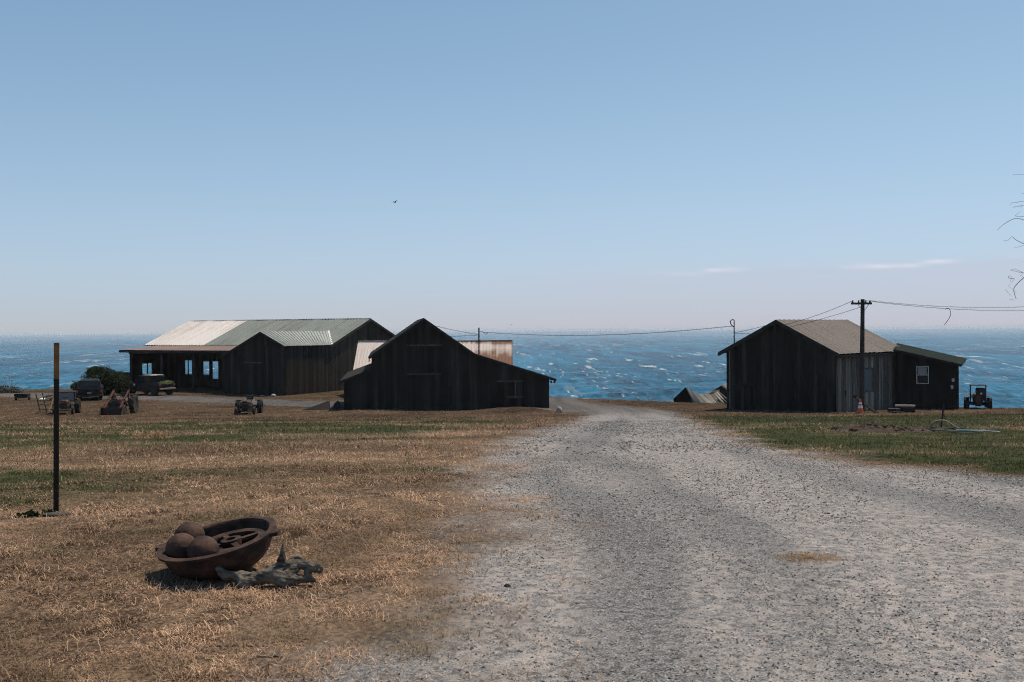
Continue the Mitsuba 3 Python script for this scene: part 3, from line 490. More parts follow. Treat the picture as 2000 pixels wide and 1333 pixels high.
# ------------------------------------------------------------------ utility pole, wires, thin pole
Pk = thing('utility_pole', 'brown wooden utility pole with a crossarm in front of the right barn', 'pole')
px_, py_ = 19.95, 56.6
obj('shaft', cyl((px_ - .08, py_, -3.7), (px_, py_, 3.18), .15, 12, .11), 'mat_pole', Pk, smooth=40)
obj('crossarm', xf(trimesh.creation.box([1.16, .1, .12]), frame(px_ - .12, py_ - .15, 2.93)), 'mat_pole', Pk)
for dx in (-.62, -.28, .12, .36): obj('insulator', lathe([(0, 0), (.05, 0), (.055, .05), (.03, .07), (.045, .1), (.02, .13), (0, .13)], 10), 'mat_porcelain', Pk, frame(px_ + dx, py_ - .15, 2.99))
for sx in (-1, 1): beam(Pk, 'brace', (px_ + sx * .33 - .02, py_ - .16, 2.9), (px_, py_ - .16, 2.48), .03, .02, 'mat_iron')
def wire(name, label, pts, sag_, group=None, rr_=.012, n=20):
    p0, p1 = np.array(pts[0], float), np.array(pts[1], float); t = np.linspace(0, 1, n)[:, None]; P = p0 + (p1 - p0) * t - np.array([0, 0, 1]) * sag_ * 4 * t * (1 - t)
    k = numbered(name); obj(k, tube(P, rr_, 5), 'mat_cable'); return tag(k, label, 'wire', group)
G_ = 'overhead power wires'
wire('overhead_wire', 'upper of the two power wires running right from the utility pole', ((20.35, 56.4, 3.08), (33.5, 56.4, 2.98)), .38, G_)
wire('overhead_wire', 'lower of the two power wires running right from the utility pole', ((20.1, 56.4, 3.08), (33.5, 56.4, 2.62)), .36, G_)
wire('overhead_wire', 'upper wire slanting down left from the pole crossarm to the right barn', ((19.30, 56.4, 3.08), (16.1, 59.5, 1.72)), .12, G_)
wire('overhead_wire', 'lower wire slanting down left from the utility pole to the right barn', ((19.75, 56.45, 2.72), (16.35, 59.4, 1.58)), .06, G_)
wire('overhead_wire', 'long sagging wire between the thin pole and the mast of the right barn', ((-2.4, 79.0, 1.42), (13.9, 62.6, 1.72)), .42, G_, .018)
wire('overhead_wire', 'upper short wire from the thin pole to the roof of the middle barn', ((-2.62, 79.0, 1.22), (-5.9, 75.0, 1.95)), .05, G_, .016)
wire('overhead_wire', 'level wire from the thin pole to the far slope of the middle barn', ((-2.62, 79.0, 1.18), (-5.4, 79.2, 1.10)), .03, G_, .016)
wire('overhead_wire', 'wire from the mast to the ridge of the right barn', ((MX, MY - .02, 1.30), (15.95, 60.9, 1.85)), .04, G_, .014)
wire('overhead_wire', 'wire from the mast to the left roof slope of the right barn', ((MX, MY - .02, 1.26), (15.3, 61.6, 1.24)), .03, G_, .014)
obj('dangling_cable', tube(curve([(24.55, 56.4, 2.56), (24.78, 56.4, 2.58), (24.86, 56.4, 2.32), (24.75, 56.4, 2.02), (24.50, 56.4, 1.68)]), .016, 5), 'mat_cable'); tag('dangling_cable', 'loose cable end hanging from the wires right of the utility pole', 'cable')
tn = thing('thin_pole', 'thin pole carrying wires beside the rusty roof behind the middle barn', 'pole')
obj('shaft', cyl((-2.64, 79, -4), (-2.62, 79, 1.76), .06, 8), 'mat_pole', tn); obj('arm', tube(curve([(-2.6, 79, 1.45), (-2.3, 79, 1.42), (-2.1, 79, 1.25), (-1.9, 79, 1.4)]), .018, 5), 'mat_iron', tn)
# ------------------------------------------------------------------ traffic cone and clutter at the right barn
cn = thing('traffic_cone', 'orange traffic cone with white collars at the foot of the utility pole', 'traffic cone')
cx_, cy_ = 19.2, 54.9; cz_ = float(gz(cx_, cy_)); Mc = frame(cx_, cy_, cz_)
obj('base', cbx(-.24, .24, -.24, .24, 0, .06, .02), 'mat_rust_paint', cn, Mc)
cr = lambda z: .19 - .155 * z / .80
obj('body', lathe([(0, .06), (cr(.06), .06), (cr(.80), .80), (0, .82)], 20), 'mat_orange', cn, Mc, smooth=40)
for a_, b_ in ((.32, .46), (.54, .64)): obj('collar', lathe([(cr(a_) + .001, a_), (cr(a_) + .006, a_), (cr(b_) + .006, b_), (cr(b_) + .001, b_)], 20), 'mat_reflective', cn, Mc, smooth=40)
def tyre_mesh(R, w, lugs=0, hub=.55):
    pr = [(R * hub, -w * .40), (R * .80, -w * .5), (R * .95, -w * .46), (R, -w * .30), (R, w * .30), (R * .95, w * .46), (R * .80, w * .5), (R * hub, w * .40), (R * hub, -w * .40)]
    m_ = [lathe(pr, 24)]
    for i in range(lugs):
        for sgn in (-1, 1):
            b = trimesh.creation.box([R * .09, R * .13, w * .52]); b.apply_transform(trimesh.transformations.rotation_matrix(sgn * .55, [1, 0, 0])); b.apply_translation([R * 1.015, 0, sgn * w * .24])
            b.apply_transform(trimesh.transformations.rotation_matrix(2 * np.pi * (i + .25 * sgn) / lugs, [0, 0, 1])); m_.append(b)
    m_ = trimesh.util.concatenate(m_); m_.apply_transform(trimesh.transformations.rotation_matrix(np.pi / 2, [0, 1, 0])); return m_ # axle along x
def wheel(par, name, x, y, R, w, M, lugs=0, rim='mat_rim', tm='mat_tyre', hub=.55):
    k = numbered(f'{par}__{name}'); labels[k] = {}
    sub = k.split('__', 1)[1]; Mo = M @ frame(x, y, R)
    obj(sub + '__tyre', tyre_mesh(R, w, lugs, hub), tm, par, Mo, smooth=35)
    obj(sub + '__rim', cyl((-w * .3, 0, 0), (w * .3, 0, 0), R * hub * 1.02, 16), rim, par, Mo); labels.pop(k)
ty = thing('scrap_tyre', 'old black tyre lying against the corner of the right barn', 'tyre')
obj('casing', xf(tyre_mesh(.34, .24), np.array([[0, 0, 1, 0], [0, 1, 0, 0], [-1, 0, 0, 0], [0, 0, 0, 1.0]])), 'mat_tyre', ty, frame(21.9, 57.1, float(gz(21.9, 57.1)) + .15), smooth=35)
bk = thing('black_barrel', 'black barrel lying on its side by the corner of the right barn', 'barrel')
zb = float(gz(22.6, 57.6)); obj('drum', cyl((22.2, 57.7, zb + .24), (23.2, 57.3, zb + .24), .25, 20), 'mat_black_paint', bk, smooth=40)
for f in (.2, .5, .8): obj('hoop', cyl((22.2 + f - .03, 57.7 - .4 * f, zb + .24), (22.2 + f + .03, 57.67 - .4 * f, zb + .24), .265, 20), 'mat_iron', bk)
obj('pale_pipe', tube([(21.55, 56.8, zb + .14), (22.3, 56.6, zb + .10)], .035, 8), 'mat_iron'); tag('pale_pipe', 'short pale pipe lying on the grass before the black barrel', 'pipe')
for i, (a_, b_, lab) in enumerate((((19.1, 57.0), (19.55, 58.35), 'dark stick leaning on the grey side wall left of the cone'), ((20.9, 56.9), (20.35, 59.2), 'dark board leaning on the side wall right of the cone'))):
    k = numbered('leaning_board'); beam(None, k, v3(a_, float(gz(*a_)) - .02), v3(b_, -2.15 if i == 0 else -2.5), .08 if i == 0 else .22, .05, 'mat_dark'); tag(k, lab, 'board')
# ------------------------------------------------------------------ tractors
def tractor(name, label, x, y, yaw, R=.55, rf=.3, track=1.35, body='mat_rust_paint', s=1.0, low_front=False, tm='mat_tyre', rops=False, loader=False, boom=False, tail=False):
    """x across, +y forward in its own frame"""
    t = thing(name, label, 'tractor', 'old tractors'); M = frame(x, y, float(gz(x, y)) - .02, yaw, s); h = track / 2
    for sx in (-1, 1):
        wheel(t, 'rear_wheel', sx * h, 0, R, .30, M, 12, tm=tm); wheel(t, 'front_wheel', sx * h * (.55 if low_front else .8), 1.55, rf, .17, M)
        obj('fender', prism([(-.02, 0), (.30, 0), (.30, .04), (-.02, .04)], -R * .8, R * .5), body, t, M @ frame(sx * (h - .14) - .14, 0, 2 * R * .98))
    obj('rear_axle', cyl((-h, 0, R), (h, 0, R), .11, 12), 'mat_iron', t, M); obj('front_axle', cyl((-h * .8, 1.55, rf), (h * .8, 1.55, rf), .05, 8), 'mat_iron', t, M)
    obj('transmission', cbx(-.2, .2, -.35, .7, R - .18, R + .22, .05), 'mat_iron', t, M); obj('engine', cbx(-.19, .19, .6, 1.6, rf, R + .15, .04), 'mat_iron', t, M)
    obj('hood', hull([(a, b, c) for b in (.45, 1.75) for a, c in ((-.24, R + .1), (.24, R + .1), (.24, R + .38), (.12, R + .47), (-.12, R + .47), (-.24, R + .38))]), body, t, M)
    obj('grille', cbx(-.22, .22, 1.755, 1.80, rf + .12, R + .36, .02), 'mat_iron', t, M)
    for sx in (-1, 1): obj('headlight', cyl((sx * .3, 1.5, R + .36), (sx * .3, 1.6, R + .36), .07, 10), 'mat_pipe', t, M)
    obj('seat', [cbx(-.2, .2, -.3, .1, R + .38, R + .45, .03), cbx(-.2, .2, -.36, -.28, R + .4, R + .72, .03)], 'mat_black_paint', t, M)
    obj('steering_wheel', xf(trimesh.creation.torus(.18, .018, 16, 6), frame(0, .42, R + .60)), 'mat_black_paint', t, M); obj('steering_column', cyl((0, .6, R + .35), (0, .42, R + .60), .022, 6), 'mat_iron', t, M)
    if rops: obj('exhaust', tube([(.1, 1.2, R + .4), (.1, 1.2, R + .95)], .03, 8), 'mat_iron', t, M)
    if rops:
        for sx in (-1, 1): obj('roll_bar', bx(sx * .45 - .035, sx * .45 + .035, -.35, -.28, R, R + 1.15), 'mat_black_paint', t, M)
        obj('canopy', cbx(-.5, .5, -.42, .35, R + 1.15, R + 1.21, .02), 'mat_black_paint', t, M)
    if loader:
        for sx in (-1, 1): beam(t, 'loader_arm', tuple((M @ [sx * .46, .35, R + .85, 1])[:3]), tuple((M @ [sx * .46, 2.2, .42, 1])[:3]), .08 * s, .13 * s, 'mat_red_paint'); beam(t, 'loader_upright', tuple((M @ [sx * .46, .45, R - .1, 1])[:3]), tuple((M @ [sx * .46, .3, R + 1.0, 1])[:3]), .09 * s, .1 * s, 'mat_red_paint'); beam(t, 'lift_ram', tuple((M @ [sx * .5, .6, R - .1, 1])[:3]), tuple((M @ [sx * .5, 1.4, R + .45, 1])[:3]), .06 * s, .06 * s, 'mat_tan_paint')
        obj('bucket', [prism([(2.15, .05), (2.75, .02), (2.75, .06), (2.22, .10), (2.20, .55), (2.15, .55)], -.68, .68)] + [prism([(2.15, .05), (2.75, .02), (2.2, .55)], a - .02, a + .02) for a in (-.67, .67)], 'mat_rust_paint', t, M @ np.array([[0, -1, 0, 0], [1, 0, 0, 0], [0, 0, 1, 0], [0, 0, 0, 1.0]]))
    if tail:
        obj('slow_sign', cbx(-.16, .16, -.50, -.46, R + .05, R + .5, .01), 'mat_red_paint', t, M)
        for sx in (-1, 1): obj('lamp', cyl((sx * .18, -.42, R + .65), (sx * .18, -.48, R + .65), .06, 10), 'mat_reflective', t, M)
        [obj('hitch_arm', cyl((sx * .25, -.2, R - .1), (sx * .35, -.8, .3), .03, 6), 'mat_iron', t, M) for sx in (-1, 1)]
    return t, M
t3, _ = tractor('vintage_tractor', 'small rusty vintage tractor standing alone on the grass left of the middle barn', -16.7, 63.1, math.pi + .10, R=.42, rf=.27, track=1.35)
t2, _ = tractor('loader_tractor', 'rusty tractor with a front loader bucket and a large lugged rear wheel', -24.9, 63.6, math.pi + .08, R=.60, rf=.33, track=1.35, loader=True, tm='mat_dusty_tyre')
t4, M4 = tractor('rollbar_tractor', 'black tractor with a roll bar canopy, seen from behind at the far right', 29.2, 62.4, -.40, R=.36, rf=.28, track=1.35, body='mat_black_paint', rops=True, tail=True, s=.97)
obj('rear_housing', cbx(-.14, .44, -.40, .15, .55, 1.36, .06), 'mat_black_paint', t4, M4)
obj('engine_side', cbx(-.30, .30, -.2, .5, .45, .95, .05), 'mat_black_paint', t4, M4)
obj('side_screen', bx(-.44, -.06, -.30, -.29, .75, 1.05), 'mat_pane', t4, M4)
t1, M1 = tractor('backhoe_tractor', 'red backhoe tractor with a glazed cab behind the tall post', -28.5, 63.6, math.pi + .30, R=.45, rf=.30, track=1.3, body='mat_red_paint')
for sx in (-1, 1): obj('cab_pillar', [bx(sx * .52 - .03, sx * .52 + .03, b - .03, b + .03, .75, 1.38) for b in (-.35, .5)], 'mat_black_paint', t1, M1)
obj('cab_roof', cbx(-.56, .56, -.42, .56, 1.36, 1.42, .02), 'mat_black_paint', t1, M1); obj('windscreen', bx(-.49, .49, .49, .497, .85, 1.36), 'mat_screen', t1, M1)
for a_, b_ in (((.75, 1.9, .25), (.62, .9, 1.15)), ((.62, .9, 1.15), (1.0, 1.6, 1.05)), ((-.5, 2.1, .35), (.7, 2.0, .42)), ((.55, .7, .7), (1.05, 1.8, .75))): beam(t1, 'boom', tuple((M1 @ [*a_, 1])[:3]), tuple((M1 @ [*b_, 1])[:3]), .08, .09, 'mat_tan_paint')
mf = thing('fork_mast', 'rusty upright fork mast left of the backhoe tractor', 'farm implement'); fx, fy = -30.1, 63.4; fz = float(gz(fx, fy))
for a_ in (0, .42): obj('upright', cyl((fx + a_ - .28, fy, fz + 1.28), (fx + a_, fy, fz + .05), .03, 6), 'mat_rust_paint', mf)
for zz in (.25, .55): obj('crossbar', cyl((fx - .05, fy, fz + zz), (fx + .5, fy, fz + zz), .025, 6), 'mat_rust_paint', mf)
for a_ in (.0, .14, .28, .42): obj('tine', cyl((fx + a_, fy, fz + .06), (fx + a_ - .1, fy - .5, fz + .04), .02, 6), 'mat_iron', mf)
# ------------------------------------------------------------------ vehicles
V = thing('old_van', 'dark old van seen from behind, parked before the shrub', 'van'); vx, vy = -33.1, 77.8; Mv = frame(vx, vy, float(gz(vx, vy)), .37) # +y forward
obj('body', hull([(a, b, c) for a, c, b0, b1 in ((-.93, .42, 0, 4.3), (.93, .42, 0, 4.3), (-.93, .95, -.03, 4.3), (.93, .95, -.03, 4.3), (-.86, 1.08, .02, 4.2), (.86, 1.08, .02, 4.2), (-.86, .3, .05, 4.2), (.86, .3, .05, 4.2)) for b in (b0, b1)]), 'mat_van_paint', V, Mv)
obj('cab', hull([(a, b, c) for a, c, b0, b1 in ((-.85, 1.06, .05, 2.9), (.85, 1.06, .05, 2.9), (-.72, 1.55, .22, 2.3), (.72, 1.55, .22, 2.3), (-.6, 1.62, .3, 2.2), (.6, 1.62, .3, 2.2)) for b in (b0, b1)]), 'mat_van_paint', V, Mv)
obj('rear_window', hexa([(-.66, .045, 1.14), (.66, .045, 1.14), (.66, .09, 1.14), (-.66, .09, 1.14), (-.60, .155, 1.48), (.60, .155, 1.48), (.60, .2, 1.48), (-.60, .2, 1.48)]), 'mat_dark_glass', V, Mv)
obj('roof_panel', cbx(-.64, .64, .3, 2.25, 1.60, 1.645, .02), 'mat_van_paint', V, Mv); obj('tailgate', cbx(-.75, .75, -.055, -.02, .5, .93, .02), 'mat_van_paint', V, Mv); obj('bumper', cbx(-.92, .92, -.14, -.02, .34, .46, .02), 'mat_iron', V, Mv)
for sx in (-1, 1): wheel(V, 'wheel', sx * .80, .85, .36, .24, Mv); wheel(V, 'wheel', sx * .80, 3.4, .36, .24, Mv); obj('tail_light', cbx(sx * .86 - .05, sx * .86 + .05, -.06, -.02, .62, .84, .01), 'mat_light_red', V, Mv); obj('fender', hull([(sx * (.82 + a), b, c) for a, b, c in ((0, .35, .35), (.2, .4, .3), (0, 1.35, .35), (.2, 1.3, .3), (0, .55, .82), (.17, .6, .76), (0, 1.1, .82), (.17, 1.05, .76))]), 'mat_van_paint', V, Mv)
obj('licence_plate', cbx(-.16, .16, -.075, -.056, .56, .68, .005), 'mat_blind', V, Mv)
J = thing('pickup_truck', 'dark navy four wheel drive pickup with a pale roof, parked before the porch', 'pickup truck'); jx, jy = -29.45, 83.6; Mj = frame(jx, jy, float(gz(jx, jy)), 1.02) # +y forward (left and away)
obj('chassis', cbx(-.62, .62, -.55, 3.55, .40, .55, .03), 'mat_iron', J, Mj)
obj('tub', hull([(a, b, c) for a in (-.78, .78) for b, c in ((.5, .55), (.5, 1.08), (2.35, 1.08), (2.35, .55))]), 'mat_navy_paint', J, Mj); obj('bed', [bx(-.78, .78, -.62, .5, .55, .62), bx(-.78, -.72, -.62, .5, .62, 1.0), bx(.72, .78, -.62, .5, .62, 1.0)], 'mat_navy_paint', J, Mj); obj('tailgate', cbx(-.72, .72, -.66, -.62, .60, .98, .015), 'mat_navy_paint', J, Mj)
obj('hood', hull([(a * k, b, c) for a in (-.66, .66) for k, b, c in ((1, 2.35, .6), (1, 2.35, 1.1), (.9, 3.45, 1.02), (.9, 3.45, .6))]), 'mat_navy_paint', J, Mj); obj('grille', cbx(-.55, .55, 3.45, 3.52, .62, 1.0, .02), 'mat_black_paint', J, Mj)
for sx in (-1, 1):
    obj('pillar', [beam and bx(sx * .70 - .03, sx * .70 + .03, b - .04, b + .04, 1.08, 1.62) for b in (.56, 1.42, 2.22)], 'mat_navy_paint', J, Mj)
    obj('side_window', bx(sx * .70 - .005, sx * .70 + .005, .60, 2.18, 1.10, 1.60), 'mat_dark_glass', J, Mj)
    obj('fender', hull([(sx * (.62 + a), b, c) for a, b, c in ((0, 2.45, .78), (.24, 2.45, .78), (0, 2.6, .95), (.24, 2.6, .95), (0, 3.3, .95), (.24, 3.3, .95), (0, 3.45, .86), (.24, 3.45, .86))]), 'mat_black_paint', J, Mj)
    obj('fender', hull([(sx * (.76 + a), b, c) for a, b, c in ((0, -.45, .78), (.1, -.45, .78), (0, -.3, .92), (.1, -.3, .92), (0, .35, .92), (.1, .35, .92), (0, .5, .8), (.1, .5, .8))]), 'mat_black_paint', J, Mj)
    for b in (0.0, 2.9): wheel(J, 'wheel', sx * .74, b, .40, .27, Mj, 10)
    obj('tail_light', cbx(sx * .75 - .06, sx * .75 + .06, -.68, -.64, .78, .95, .01), 'mat_light_red', J, Mj); obj('mirror', cbx(sx * .86 - .1, sx * .86 + .08, 2.2, 2.26, 1.15, 1.3, .02), 'mat_black_paint', J, Mj)
obj('roof', cbx(-.74, .74, .52, 2.2, 1.62, 1.67, .02), 'mat_navy_paint', J, Mj); obj('roof_panel', cbx(-.66, .66, .56, 1.6, 1.672, 1.70, .01), 'mat_pale_top', J, Mj); obj('rear_glass', bx(-.66, .66, .53, .54, 1.12, 1.58), 'mat_dark_glass', J, Mj); obj('windscreen', bx(-.66, .66, 2.24, 2.25, 1.1, 1.6), 'mat_dark_glass', J, Mj)
obj('bumper', cbx(-.80, .80, -.80, -.66, .50, .64, .02), 'mat_pipe', J, Mj)
# leaf clouds for shrubs and the load
def leaves(blobs, n, size, seed, shell=.75):
    r = np.random.default_rng(seed); P, Ctr = [], []
    w = np.array([b[3] * b[4] * b[5] for b in blobs]) ** .67; w /= w.sum()
    for b, c in zip(blobs, (w * n).astype(int)):
        d = r.normal(size=(c, 3)); d /= np.linalg.norm(d, axis=1, keepdims=True); rad = shell + (1 - shell) * r.random(c); k = 1 + .95 * (meshkit.fbm(d * 2.6 + b[0]) - .5); P.append(np.array(b[:3]) + d * (rad * k)[:, None] * np.array(b[3:6]))
    P = np.vstack(P); n = len(P); a = r.normal(size=(n, 3)); a /= np.linalg.norm(a, axis=1, keepdims=True); b = np.cross(a, r.normal(size=(n, 3))); b /= np.linalg.norm(b, axis=1, keepdims=True); s = size * r.uniform(.5, 1.4, (n, 1))
    v = np.stack([P - a * s * .5, P + b * s * .45, P + a * s, P - b * s * .45], 1).reshape(-1, 3); i = np.arange(n)[:, None] * 4
    return trimesh.Trimesh(v, np.vstack([i + [0, 1, 2], i + [0, 2, 3]]), process=False), np.column_stack([np.repeat(r.random(n), 4), np.tile([0, .5, 1, .5], n)])
def leaf_obj(name, blobs, n, size, seed, m, parent=None, M=None, **k):
    mm, uv = leaves(blobs, n, size, seed, **k); return obj(name, mm, m, parent, M, uv=uv)
leaf_obj('plant_load', [(0, 0, .1, .7, .3, .16), (.2, .05, .12, .4, .25, .16)], 500, .06, 3, 'mat_load', None, Mj @ frame(0, -.55, .98)); tag('plant_load', 'pale leafy plants heaped on the tail of the pickup', 'plants', kind='stuff')
# ------------------------------------------------------------------ left background clutter
sx_, sy_ = -34.6, 84.5; sz_ = float(gz(sx_, sy_))
sh = thing('cypress_shrub', 'dark windswept shrub behind the van left of the porch', 'shrub')
leaf_obj('crown', [(-.4, 0, 1.5, 1.55, 1.2, .85), (.8, .1, 1.15, 1.3, 1.1, .9), (-1.9, -.2, .75, .9, .8, .5), (1.5, 0, .6, .9, .8, .7), (-.2, -.2, .7, 1.5, 1.0, .8), (-.7, 0, 2.1, .8, .7, .35)], 15000, .10, 5, 'mat_cypress', sh, frame(sx_, sy_, sz_), shell=.5)
for i in range(7): obj('stem', tube(curve([(0, 0, -.1), (rng.normal(0, .4), rng.normal(0, .3), .7), (rng.normal(0, 1.0), rng.normal(0, .5), 1.6)], 8), np.linspace(.08, .02, 8), 6), 'mat_twig', sh, frame(sx_, sy_, sz_))
g2 = thing('grey_shrub', 'low grey shrub at the left edge of the cliff top', 'shrub'); gx_, gy_ = -45.2, 88.5; gz_ = float(gz(gx_, gy_))
leaf_obj('crown', [(-.5, 0, .25, 1.2, .8, .45), (.8, 0, .2, .9, .6, .35), (-1.6, 0, .35, 1.0, .7, .5)], 3500, .09, 6, 'mat_gray_shrub', g2, frame(gx_, gy_, gz_), shell=.4)
for i in range(6): obj('stem', tube([(rng.normal(0, .7), 0, 0), (rng.normal(0, .9), 0, rng.uniform(.8, 1.5))], [.02, .008], 5), 'mat_twig', g2, frame(gx_, gy_, gz_))
bn = thing('low_trailer', 'low dark farm trailer standing alone at the far left', 'trailer'); Mt = frame(-39.0, 79.2, float(gz(-39, 79.2)), .05)
obj('deck', cbx(-.45, .47, -.35, .35, .16, .52, .02), 'mat_iron', bn, Mt); obj('side_board', bx(-.5, .52, -.38, -.352, .30, .50), WOOD[0], bn, Mt)
for sx in (-1, 1): wheel(bn, 'wheel', sx * .52, 0, .15, .12, Mt)
jp = thing('scrap_heap', 'dark scrap heap with a white sack at the left behind the tall post', 'scrap heap'); Mh = frame(-36.0, 78.5, float(gz(-36, 78.5)))
for i in range(11): obj('scrap', clump((rng.uniform(.15, .35), .2, rng.uniform(.1, .22)), i, 1.2, 1), ('mat_iron', 'mat_black_paint', 'mat_rust_paint')[i % 3], jp, Mh @ frame(rng.uniform(-.8, 1.3), rng.uniform(-.3, .3), rng.uniform(.05, .38), i))
obj('sack', clump((.42, .25, .14), 21, .8), 'mat_cloth', jp, Mh @ frame(-.75, -.4, .08), smooth=True)
tb = thing('blue_tarp', 'crumpled blue tarp beside the dark shrub', 'tarp'); zt = float(gz(-36.4, 84))
ux, uy = np.meshgrid(np.linspace(-.5, .5, 14), np.linspace(-.3, .3, 8)); uz = .55 + .35 * (ux < .1) - .6 * np.abs(ux) + .25 * (meshkit.fbm(np.stack([ux.ravel() * 4, uy.ravel() * 4, 0 * ux.ravel()], 1)) - .5).reshape(ux.shape)
i, j = np.meshgrid(np.arange(7), np.arange(13), indexing='ij'); q = np.stack([i * 14 + j, i * 14 + j + 1, (i + 1) * 14 + j + 1, (i + 1) * 14 + j], -1).reshape(-1, 4)
obj('sheet', trimesh.Trimesh(np.stack([ux, uy, uz], -1).reshape(-1, 3), np.vstack([q[:, [0, 1, 2]], q[:, [0, 2, 3]]])), 'mat_tarp', tb, frame(-36.4, 84, zt)); obj('frame', cbx(-.3, .35, -.2, .2, 0, .35, .03), 'mat_iron', tb, frame(-36.4, 84, zt))
fl = thing('marker_flag', 'small orange marker flag on a wire left of the loader tractor', 'flag'); fx, fy = -26.7, 65.0; fz = float(gz(fx, fy))
obj('wire', cyl((fx, fy, fz), (fx, fy, fz + .5), .008, 5), 'mat_iron', fl); obj('flag', hexa([(fx, fy, fz + .36), (fx + .16, fy, fz + .33), (fx + .16, fy + .004, fz + .33), (fx, fy + .004, fz + .36), (fx, fy, fz + .52), (fx + .14, fy, fz + .47), (fx + .14, fy + .004, fz + .47), (fx, fy + .004, fz + .52)]), 'mat_orange', fl)
bl = thing('plough_blade', 'bent triangular metal sheet lying on the drive left of the middle barn', 'metal sheet'); z0 = float(gz(-12.6, 65.5)) - .05
mm = hexa([(-13.85, 65.3, z0), (-12.0, 65.5, z0), (-12.0, 65.56, z0), (-13.85, 65.36, z0), (-13.85, 65.4, z0 + .04), (-12.12, 65.9, z0 + .62), (-12.12, 65.96, z0 + .62), (-13.85, 65.46, z0 + .04)]); mm.fix_normals(); obj('sheet', mm, 'mat_iron', bl); beam(bl, 'stiffener', (-13.8, 65.25, z0 + .05), (-12.05, 65.45, z0 + .05), .05, .06, 'mat_rust_paint')
b2 = thing('curved_blade', 'curved upright steel blade between the bent sheet and the middle barn', 'metal sheet')
th_ = np.linspace(-.3, 1.3, 10); P_ = np.array([(-11.95 + .62 * math.sin(a), 65.7, z0 + .02 + .52 * (1 - math.cos(a)) * .9) for a in th_]); cv = [(p[0], p[2]) for p in P_]
obj('blade', prism([(-11.98, z0), (-11.60, z0), (-11.42, z0 + .12), (-11.36, z0 + .35), (-11.42, z0 + .56), (-11.56, z0 + .62), (-11.70, z0 + .42), (-11.82, z0 + .15)], 65.6, 65.68), 'mat_iron', b2)
bar = thing('dark_barrel', 'dark drum half hidden at the left wall of the middle barn', 'barrel'); zq = float(gz(-11.05, 66.5))
obj('drum', cyl((-11.0, 66.6, zq), (-11.0, 66.6, zq + .95), .28, 16), 'mat_iron', bar, smooth=40); obj('lid', cyl((-11.0, 66.6, zq + .95), (-11.0, 66.6, zq + .98), .29, 16), 'mat_black_paint', bar)
def rock(label, x, y, r, seed, m='mat_rock', name='rock'):
    k = numbered(name); obj(k, clump(r, seed, 1.0, 2), m, None, frame(x, y, float(gz(x, y)) + r[2] * .55, seed), smooth=True); tag(k, label, 'rock')
rock('pale rock standing by the right corner of the middle barn', 2.82, 60.2, (.20, .16, .24), 1)
rock('pale stone on the grass before the door of the left barn wing', -19.6, 81.6, (.30, .2, .14), 2); rock('small pale stone at the corner of the left barn wing', -20.6, 81.8, (.16, .12, .08), 3)
rock('dark clod on the gravel edge right of the driftwood', -.04, 6.18, (.026, .02, .014), 5, 'mat_soil')
# ------------------------------------------------------------------ right lawn: soil pile, hose, stake
sp = numbered('soil_pile'); ux, uy = np.meshgrid(np.linspace(0, 1, 90), np.linspace(0, 1, 34)); wx, wy = 8.7 + ux * 4.3, 26.9 + uy * 2.6
q3 = np.stack([wx.ravel(), wy.ravel(), np.zeros(wx.size)], 1); prof = np.interp(ux, [0, .18, .35, .55, .72, 1], [0, .7, 1, .75, .5, 0]) * np.sin(np.pi * uy) ** .8
hz = gz(wx, wy) - .02 + prof * (.24 * meshkit.fbm(q3 * 1.3).reshape(ux.shape) + .34 * (meshkit.fbm(q3 * 5 + 4).reshape(ux.shape) - .35)); i, j = np.meshgrid(np.arange(33), np.arange(89), indexing='ij'); q = np.stack([i * 90 + j, i * 90 + j + 1, (i + 1) * 90 + j + 1, (i + 1) * 90 + j], -1).reshape(-1, 4)
obj(sp, trimesh.Trimesh(np.stack([wx, wy, hz], -1).reshape(-1, 3), np.vstack([q[:, [0, 1, 2]], q[:, [0, 2, 3]]]), process=False), 'mat_soil'); tag(sp, 'low heap of dark dug soil and turf on the right lawn', 'soil heap', kind=None)
cl = []
for i in range(150):
    x_ = rng.uniform(8.9, 12.8); y_ = rng.uniform(27.1, 29.2); cl.append(xf(clump(np.array([1, .8, .6]) * rng.uniform(.02, .09), i, 1.4, 1), frame(x_, y_, float(gz(x_, y_)) + .21 * float(np.interp((x_ - 8.7) / 4.3, [0, .18, .35, .55, .72, 1], [0, .5, .9, .6, .4, 0])) * math.sin(math.pi * (y_ - 26.9) / 2.6), i)))
obj('clods', cl, 'mat_soil', sp); tag(sp + '__clods', kind='stuff')
def gp(x, y, h=0.0): return (x, y, float(gz(x, y)) + h)
HG = 'garden hose coils around the stake'
